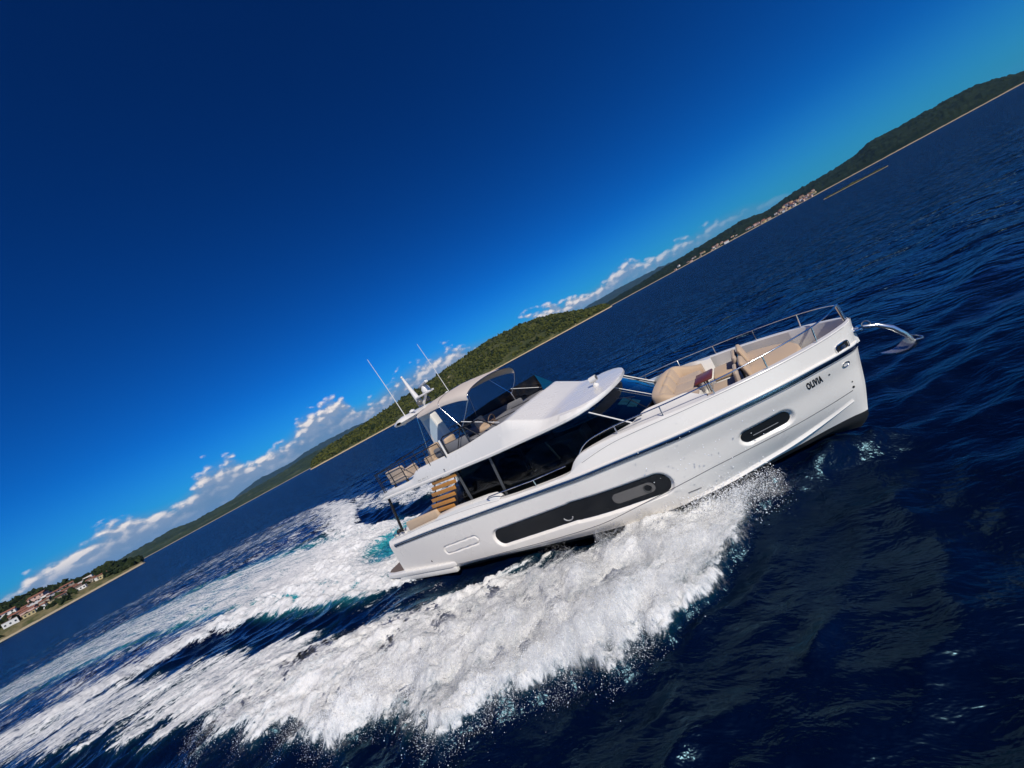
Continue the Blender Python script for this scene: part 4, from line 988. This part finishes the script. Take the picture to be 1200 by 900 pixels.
# small dark marks on the aft roof side and a round outlet
vs, fs = text_mesh('ne mu s ', .11, .35, .0)
x0 = min(v.x for v in vs); mks = MB().add([(3.93 + (v.x - x0) * 1.25, -roof_half(4) + .012 - (3.14 - 3.05) * .18 - .012, 3.13 + .62 * v.y + (v.x - x0) * .03) for v in vs], fs)
mks.build('side_lettering', M['black_ltr'], fly, 0)
MB().ell((5.2, -1.972, 3.16), (.022, .01, .026), 10).build('drain_outlet', M['black'], fly)
MB().box((1.62, -1.0, 3.06), (.16, .8, .05), bev=.02).build('deck_light', M['gel'], fly)
# aft support posts
for s in (-1, 1):
    MB().tube([(1.62, s * 1.80, 1.62), (1.86, s * 1.79, 2.95)], .045, 10).build('roof_post', M['black'], yacht)
# searchlight on the visor
sl = MB().lathe([(.0, 0), (.09, 0), (.08, .05), (.04, .08), (.04, .12)], 16, Matrix.Translation((9.75, .05, 3.24))).build('searchlight', M['gel'], fly)
MB().tube([(9.66, .05, 3.43), (9.86, .05, 3.45)], .085, 14).build('lamp_head', M['gel'], sl); MB().tube([(9.861, .05, 3.45), (9.87, .05, 3.45)], .07, 14).build('lens', M['grey_pane'], sl)
# rails of the flybridge
for s in (-1, 1):
    yv = s * 1.86
    fr_ = MB().tube([(1.95, yv, 3.16), (1.95, yv, 3.86), (3.6, yv, 3.90), (5.35, yv, 3.93), (5.42, yv, 3.45)], .017, 6).tube([(1.95, yv, 3.52), (5.4, yv, 3.70)], .011, 6).build('fly_rail', M['black'], fly)
    for x in (2.05, 2.7, 3.35, 4.0, 4.65):
        MB().tube([(x, yv, 3.17), (x, yv, 3.87 + .018 * (x - 2))], .012, 6).build('rail_post', M['black'], fr_)
MB().tube([(1.95, -1.86, 3.86), (1.95, 1.86, 3.86)], .017, 6).tube([(1.95, -1.86, 3.52), (1.95, 1.86, 3.52)], .011, 6).build('fly_rail', M['black'], fly)
for y in (-1.2, -.6, 0, .6, 1.2): MB().tube([(1.95, y, 3.16), (1.95, y, 3.86)], .012, 6).build('rail_post', M['black'], fly)
fr2 = MB().tube([(5.5, -1.78, 3.48), (5.5, -1.78, 3.97), (5.62, -1.78, 4.02), (7.05, -1.74, 4.02), (7.55, -1.70, 3.62)], .022, 8).build('fly_rail', M['black'], fly)
MB().tube([(5.42, -1.80, 3.46), (5.42, -1.80, 3.98)], .03, 8).build('gate_post', M['gel'], fr2)
for a, b in (((5.9, -1.78, 3.5), (6.35, -1.76, 4.02)), ((6.45, -1.76, 3.52), (6.45, -1.76, 4.02)), ((6.9, -1.75, 3.55), (6.5, -1.76, 4.02))):
    MB().tube([a, b], .013, 6).build('rail_brace', M['black'], fr2)
# port screen with a dark glass panel, tinted front quarter
MB().slab([(3.0, 1.74, 3.46), (7.55, 1.72, 3.62), (7.3, 1.70, 4.20), (5.0, 1.72, 4.08), (3.0, 1.74, 3.86)], (0, .03, 0)).build('side_screen', M['screen'], fly, 0)
MB().slab([(7.3, 1.69, 4.19), (7.84, 1.60, 3.68), (7.86, .75, 3.685), (7.62, 1.2, 3.86)], (.012, 0, .004)).build('wind_deflector', M['teal_glass'], fly, 0)
# dash, sun pads and wheel in the well
fdash = MB().slab([(6.62, -1.56, 3.13), (7.62, -1.56, 3.13), (7.62, -1.56, 3.655), (6.80, -1.56, 3.63), (6.62, -1.56, 3.5)], (0, 3.1, 0)).build('fly_console', M['grey_fab'], fly, 30, .05)
for y_ in (-.75, .2): MB().box((7.2, y_, 3.668), (.75, .012, .02)).build('console_seam', M['black'], fdash)
MB().tube([(6.52 + .05 * math.cos(a), -.55 + .18 * math.sin(a), 3.70 + .16 * math.cos(a)) for a in np.linspace(0, 2 * math.pi, 24)[:-1]], .018, 6, closed=True).tube([(6.52, -.73, 3.70), (6.52, -.37, 3.70)], .012, 5).tube([(6.52, -.55, 3.70), (6.72, -.55, 3.6)], .025, 6).build('steering_wheel', M['wood_in'], fdash)
for cx, cy_, lx, ly, by_, bh in ((5.55, -1.25, 1.5, .75, -1.58, .30), (5.2, .9, 2.6, .9, 1.48, .26)):
    sf_ = MB().box((cx, cy_, 3.40), (lx, ly, .30), bev=.08).build('fly_sofa', M['grey_fab'], fly)
    MB().box((cx, by_, 3.47 + bh / 2), (lx, .16, bh), bev=.06).build('sofa_back', M['grey_fab'], sf_)
hs_ = MB().box((6.05, -.3, 3.52), (.42, .5, .12), bev=.05).tube([(6.05, -.3, 3.13), (6.05, -.3, 3.5)], .06, 10).build('fly_helm_seat', M['tan'], fly)
MB().box((5.86, -.3, 3.74), (.10, .46, .40), rot=(0, -.15, 0), bev=.045).build('backrest', M['tan'], hs_)
MB().box((4.3, .1, 3.42), (.9, 1.1, .05), bev=.02).tube([(4.3, .1, 3.13), (4.3, .1, 3.4)], .06, 8).build('fly_table', M['dark_in'], fly)

# ---------------- bimini
def bow_arc(x, zt, ze, yh, n=18):
    return [(x, yh * math.sin(a), ze + (zt - ze) * math.cos(a) ** .55 if abs(math.cos(a)) > 1e-6 else ze) for a in np.linspace(-math.pi / 2, math.pi / 2, n)]
bim = empty('bimini_canopy', parent=yacht)
XBm = [(4.62, 5.04, 4.86, 1.36), (5.1, 5.13, 4.84, 1.38), (5.72, 5.12, 4.82, 1.40), (6.2, 5.08, 4.76, 1.40), (6.55, 5.02, 4.69, 1.40), (6.82, 4.94, 4.60, 1.40)]
def can_pt(i, a):
    x, zt, ze, yh = XBm[i]; return (x + .10 * math.cos(a) * (i >= 4), yh * math.sin(a), ze + (zt - ze) * max(0, math.cos(a)) ** .7)
g = [[can_pt(i, a) for a in np.linspace(-math.pi / 2, math.pi / 2, 26)] for i in range(len(XBm))]
gi = []
for k in range(26):
    col_ = np.array([g[i][k] for i in range(len(XBm))]); u = np.linspace(0, len(XBm) - 1, 26); gi.append(np.stack([pchip(u, range(len(XBm)), col_[:, q]) for q in range(3)], -1))
Gc = np.array(gi); up_ = MB().grid(Gc); up_.grid(Gc[:, ::-1] - [0, 0, .012])
up_.build('canopy_cloth', M['canvas'], bim, 60)
for i, foot in ((5, (6.22, 1.52, 3.98)), (2, (6.22, 1.52, 4.02)), (0, (4.35, 1.45, 3.60))):
    arc = [can_pt(i, a) for a in np.linspace(-math.pi / 2, math.pi / 2, 26)]
    mid = [] if i != 5 else [(6.62, 1.50, 4.35)]
    pts = [(foot[0], -foot[1], foot[2])] + [(m[0], -m[1], m[2]) for m in mid] + [(p[0] + .004, p[1] * 1.006, p[2] + .008) for p in arc] + mid + [foot]
    MB().tube(pts, .013 if i == 5 else .009, 6).build('bow_tube', M['steel'], bim, 60)
for s in (-1, 1):
    MB().tube([(6.3, s * 1.52, 4.15), (7.5, s * 1.55, 3.68)], .012, 6).build('strut', M['gel'], bim)
    MB().tube([(6.22, s * 1.56, 3.50), (6.22, s * 1.52, 4.03)], .02, 6).build('foot', M['steel'], bim)

# ---------------- mast and radar arch (centre pylon with wing, raked mast, antennas)
arch = empty('radar_mast', parent=yacht)
leg = [(3.35, 3.13), (4.20, 3.13), (3.95, 4.74), (3.80, 4.92), (3.30, 4.92), (3.36, 4.70)]
MB().slab([(x, -.16, z) for x, z in leg], (0, .32, 0)).build('pylon', M['gel'], arch, 30, .05, 3)
MB().grid([[(cx + lx * f, y, 4.98 + .03 * (1 - (abs(y) / 1.5) ** 2) + dz * f) for lx, dz in ((-.42, 0), (-.36, .07), (-.1, .14), (.2, .11), (.4, 0), (.2, -.09), (-.1, -.10), (-.36, -.06), (-.42, 0))]
           for y, f, cx in ((-1.56, .35, 3.98), (-1.48, .85, 3.98), (-1.2, 1.1, 3.92), (-.6, 1, 3.75), (0, 1.05, 3.7), (.6, 1, 3.75), (1.2, 1.1, 3.92), (1.48, .85, 3.98), (1.56, .35, 3.98))]).build('wing', M['gel'], arch, 50)
MB().slab([(3.50, -.166, 3.3), (4.10, -.166, 3.3), (3.88, -.166, 4.66), (3.48, -.166, 4.66)], (0, -.004, 0)).build('pylon_shade_sheet', M['shade_blue'], arch, 0)  # pylon's shaded side put in as a pale blue-grey sheet
MB().tube([(3.95, -1.35, 4.93), (3.95, -1.35, 4.86)], .05, 10).build('wing_lamp', M['gel'], arch)
MB().tube([(3.68, 0, 4.98), (3.62, 0, 5.45), (3.52, 0, 5.95), (3.46, 0, 6.36)], [.13, .10, .065, .04], 10).ell((3.45, 0, 6.40), (.045, .045, .05), 10).build('mast', M['gel'], arch)
MB().box((4.05, 0, 5.48), (.75, .30, .07), bev=.025).tube([(3.7, 0, 5.15), (4.1, 0, 5.46)], .05, 8).build('radar_bracket', M['gel'], arch)
rd = MB().lathe([(0, 0), (.15, 0), (.15, .12), (.09, .22), (0, .23)], 16, Matrix.Translation((4.2, 0, 5.52))).build('radar_pedestal', M['gel'], arch)
MB().box((4.2, 0, 5.80), (.12, 1.05, .085), rot=(0, 0, R(62)), bev=.03).build('radar_bar', M['gel'], rd)
for y in (-.2, .2): MB().ell((3.82, y, 5.30), (.12, .10, .10), 14).build('dome_camera', M['grey_pane'], arch)
for s in (-1, 1):
    wb_ = MB().tube([(4.0, s * 1.2, 5.0), (4.0, s * 1.2, 5.16)], .022, 8).build('antenna_base', M['gel'], arch)
    MB().tube([(4.0, s * 1.2, 5.15), (3.90, s * 1.2, 6.3), (3.78, s * 1.2, 7.32)], [.014, .010, .006], 6).build('whip_antenna', M['gel'], wb_)
    MB().lathe([(.02, 0), (.02, .10), (.10, .11), (.09, .16), (0, .19)], 14, Matrix.Translation((4.12, s * .95, 5.02))).build('satellite_puck', M['gel'], arch)

# ---------------- aft cockpit
cs = MB().box((3.1, -1.90, 1.86), (1.75, .16, .36), rot=(0, -.06, 0), bev=.07, seg=3).build('cockpit_backrest', M['tan'], yacht)
MB().box((3.05, -1.55, 1.42), (1.75, .6, .18), bev=.06).build('cockpit_seat', M['tan'], yacht)
MB().box((1.45, 0, 1.30), (.5, 3.0, .62), bev=.06).build('cockpit_bench', M['gel'], yacht)
MB().box((1.9, -1.98, 1.62), (.42, .18, .20), bev=.06).build('corner_coaming', M['gel'], yacht)
MB().box((3.0, .2, 1.62), (.9, 1.0, .05), bev=.02).tube([(3.0, .2, 1.0), (3.0, .2, 1.6)], .05, 8).build('cockpit_table', M['teak_deck'], yacht)
MB().slab([(2.2, 1.9, 1.0), (5.3, 1.9, 1.0), (5.3, 1.9, 2.35), (4.6, 1.9, 2.30), (2.4, 1.9, 1.75)], (0, .03, 0)).build('bulwark_shade_sheet', M['screen'], yacht, 0)  # dark sheet standing in for shade on the port bulwark's inner side
for x in (1.55, 1.78, 2.02): MB().tube([(x, -2.08, 1.62), (x, -2.08, 1.74)], .022, 8).tube([(x - .08, -2.08, 1.74), (x + .08, -2.08, 1.74)], .018, 6).build('mooring_cleat', M['steel'], yacht)
MB().lathe([(.02, 0), (.09, 0), (.10, .06), (.07, .14), (.03, .16)], 14, Matrix.Translation((1.35, -1.75, 1.60))).build('winch', M['black'], yacht)

# ---------------- foredeck lounge
def c_sofa(x0_, x1_, yh, z0, z1, th, name, mat, parent):
    """C-shaped backrest open towards the bow"""
    path = [(x1_, -yh), (x0_ + .35, -yh), (x0_ + .10, -yh + .10), (x0_, -yh + .38), (x0_ - .06, 0), (x0_, yh - .38), (x0_ + .10, yh - .10), (x0_ + .35, yh), (x1_, yh)]
    P_ = np.array(path); u = np.linspace(0, 8, 60); C_ = np.stack([pchip(u, range(9), P_[:, k]) for k in range(2)], -1)
    T_ = np.gradient(C_, axis=0); T_ /= np.linalg.norm(T_, axis=1)[:, None]; N_ = np.stack([T_[:, 1], -T_[:, 0]], -1)
    g = []
    for i, (c, n) in enumerate(zip(C_, N_)):
        e = min(i, 59 - i) / 59; zz = z1 - .22 * (1 - sm(e, .0, .20)); r_ = th / 2
        sec = [(-r_, z0), (-r_ * 1.15, (z0 + zz) / 2), (-r_, zz - .05), (-r_ * .5, zz), (r_ * .5, zz), (r_, zz - .05), (r_ * 1.15, (z0 + zz) / 2), (r_ * 1.3, z0), (-r_, z0)]
        g.append([(c[0] - n[0] * o, c[1] - n[1] * o, z) for o, z in sec])
    mb = MB().grid(g); k = len(g[0]); mb.f.append(tuple(range(k - 1))); mb.f.append(tuple(59 * k + j for j in range(k - 1)))
    return mb.build(name, mat, parent, 60)
fs_ = MB().box((11.68, 0, 2.08), (.80, 2.25, .30), bev=.04).build('bow_sofa', M['gel'], yacht)
c_sofa(11.28, 12.12, 1.18, 2.0, 2.67, .24, 'sofa_back', M['tan'], fs_)
for y in (-.72, 0, .72): MB().box((11.74, y, 2.28), (.66, .70, .16), bev=.06, seg=3).build('seat_cushion', M['tan_dk'], fs_)
for y in (-.72, 0, .72): MB().box((11.44, y, 2.50), (.16, .68, .34), rot=(0, -.22, 0), bev=.07, seg=3).build('back_cushion', M['tan'], fs_)
tb = MB().slab([(12.02, -.42, 2.37), (12.42, -.42, 2.40), (12.42, .30, 2.40), (12.02, .30, 2.37)], (0, 0, .05)).build('bow_table', M['burg'], yacht, 30, .02)
MB().tube([(12.22, -.06, 1.94), (12.22, -.06, 2.37)], .05, 12).lathe([(.05, .06), (.17, .03), (.19, 0)], 18, Matrix.Translation((12.22, -.06, 1.95))).build('table_pedestal', M['steel'], tb)
bs = MB().box((12.62, .62, 2.03), (.52, .9, .18), bev=.03).box((12.62, -.72, 2.03), (.52, .75, .18), bev=.03).build('aft_facing_bench', M['gel'], yacht)
for y, wd in ((.62, .9), (-.72, .75)):
    MB().box((12.60, y, 2.19), (.50, wd, .14), bev=.055, seg=3).build('seat_cushion', M['tan'], bs)
    MB().box((12.90, y, 2.36), (.10, wd * .96, .34), rot=(0, .12, 0), bev=.055, seg=3).build('bench_back', M['tan_dk'], bs)
MB().box((12.98, 0, 2.28), (.05, 1.9, .34), bev=.012).build('bench_panel', M['navy'], bs)
for y in (-.55, .62): MB().box((13.09, y, 2.42), (.10, .66, .40), rot=(0, -.2, 0), bev=.055, seg=3).build('pad_headrest', M['tan'], bs)
MB().box((12.55, -1.30, 2.20), (.52, .34, .30), bev=.06, seg=3).build('side_cushion', M['tan'], yacht)
pad = [(13.08, -1.12), (13.30, -1.18), (13.75, -.86), (14.05, -.52), (14.12, -.2), (14.12, .2), (14.05, .52), (13.75, .86), (13.30, 1.18), (13.08, 1.12)]
sp = MB().prism(pad, .16, 1.98).build('sun_pad_base', M['gel'], yacht, 30, .03)
MB().prism([(13.0 + (x - 13.0) * .98, y * .95) for x, y in pad], .16, 2.14).build('sun_pad', M['tan'], sp, 40, .06, 3)
wl = MB().lathe([(0, 0), (.13, 0), (.13, .05), (.08, .08), (.08, .17), (.12, .20), (.12, .25), (0, .27)], 18, Matrix.Translation((14.28, -.10, 1.95))).build('windlass', M['steel'], yacht)
MB().box((14.22, -.32, 2.05), (.22, .16, .20), bev=.03).build('windlass_motor', M['black'], wl)
MB().box((14.5, .0, 1.97), (.34, .10, .05), bev=.015).build('chain_plate', M['steel'], yacht)
for y in (-.34, .34): MB().tube([(14.42, y, 1.95), (14.42, y, 2.06)], .02, 8).tube([(14.33, y, 2.06), (14.51, y, 2.06)], .018, 8).build('mooring_cleat', M['steel'], yacht)
MB().box((14.98, 0, 2.16), (.18, .20, .04), bev=.01).tube([(15.06, -.09, 2.17), (15.06, .09, 2.17)], .05, 12).build('anchor_roller', M['steel'], yacht)
for y in (-.3, .35): MB().box((10.98, -1.72 if y < 0 else 1.72, 2.56), (.16, .05, .02), bev=.006).build('mooring_cleat', M['black'], yacht)

# ---------------- things carried by the yacht
anc = empty('anchor'); anc.matrix_world = BMAT
tag(anc, 'polished steel plough anchor jutting out from the yacht bow above the water', 'anchor')
def aw(dx, y, dz): return (dx, y, dz)
shank = [(14.92, 0, 2.19), (15.12, 0, 2.17), (15.30, 0, 2.10), (15.46, 0, 1.96), (15.58, 0, 1.76), (15.64, 0, 1.60)]
MB().tube(shank, [.028, .032, .042, .050, .045, .03], 10).build('shank', M['anchor'], anc, 60)
g = []
for t_ in np.linspace(0, 1, 12):
    cx, cz = 15.68 - .52 * t_, 1.52 + .05 * t_ - .10 * math.sin(math.pi * t_); wd = .30 * (1 - t_) ** .8 * (.45 + .55 * sm(t_, 0, .25)) + .006
    g.append([(cx, wd * q, cz + .16 * abs(q) ** 1.5 * (1 - t_) ) for q in np.linspace(-1, 1, 11)])
G_ = np.array(g); MB().grid(G_).grid(G_[:, ::-1] - [0, 0, .022]).build('fluke', M['anchor'], anc, 60)
MB().tube([(15.62, -.20, 1.66), (15.74, -.12, 1.62), (15.77, 0, 1.61), (15.74, .12, 1.62), (15.62, .20, 1.66)], .016, 6).build('roll_bar', M['anchor'], anc, 60)
MB().tube([(15.16 + .06 * math.cos(a), .0, 2.19 + .07 * math.sin(a)) for a in np.linspace(0, 2 * math.pi, 18)[:-1]], .013, 6, closed=True).build('swivel_ring', M['anchor'], anc, 60)

ob = empty('outboard_motor'); ob.matrix_world = BMAT @ Matrix.Translation((1.0, -1.62, 1.15))
tag(ob, 'small outboard motor with pale cowl clamped on the yacht transom', 'outboard motor')
MB().box((-.10, 0, .22), (.26, .24, .24), bev=.07, seg=3).build('cowl', M['gel'], ob)
MB().box((-.08, 0, -.12), (.12, .10, .46), bev=.03).box((-.16, 0, -.36), (.30, .07, .10), bev=.03).build('drive_leg', M['black'], ob)
for k in range(3): MB().box((-.32, .06 * math.cos(k * 2.09), -.36 + .06 * math.sin(k * 2.09)), (.02, .10, .05), rot=(k * 2.09, .4, 0), bev=.008).build('propeller_blade', M['black'], ob)
MB().box((.04, 0, .05), (.10, .16, .12), bev=.02).build('clamp', M['black'], ob)


def lounge_chair(loc, rz, label, sz, mat):
    t_ = empty('lounge_chair'); t_.matrix_world = BMAT @ Matrix.Translation(loc) @ Matrix.Rotation(rz, 4, 'Z'); w_, d_, h_ = sz
    tag(t_, label, 'chair', 'beige chairs on the flybridge')
    MB().box((0, 0, .24), (d_, w_, .20), bev=.06, seg=3).build('seat', mat, t_)
    MB().box((-d_ / 2 + .07, 0, h_ * .62), (.14, w_ * .96, h_ * .72), rot=(0, -.14, 0), bev=.065, seg=3).build('backrest', mat, t_)
    for s in (-1, 1): MB().box((0, s * (w_ / 2 - .06), .36), (d_ * .9, .12, .22), bev=.05, seg=3).build('armrest', mat, t_)
    for sx in (-1, 1):
        for sy in (-1, 1): MB().tube([(sx * d_ * .4, sy * w_ * .4, 0), (sx * d_ * .4, sy * w_ * .4, .18)], .02, 6).build('leg', M['black'], t_)
lounge_chair((2.75, -1.42, 3.135), R(90), 'wide beige lounge chair at the aft corner of the yacht flybridge', (.95, .62, .66), M['canvas_tan'] if 'canvas_tan' in M else M['tan_dk'])
lounge_chair((4.05, -1.05, 3.135), R(180), 'beige flybridge chair nearer the open aft end of the pair by the table', (.50, .52, .76), M['tan'])
lounge_chair((4.75, -.95, 3.135), R(180), 'beige flybridge chair closer to the white rail post of the pair by the table', (.50, .52, .76), M['tan'])
bpy.context.view_layer.update()
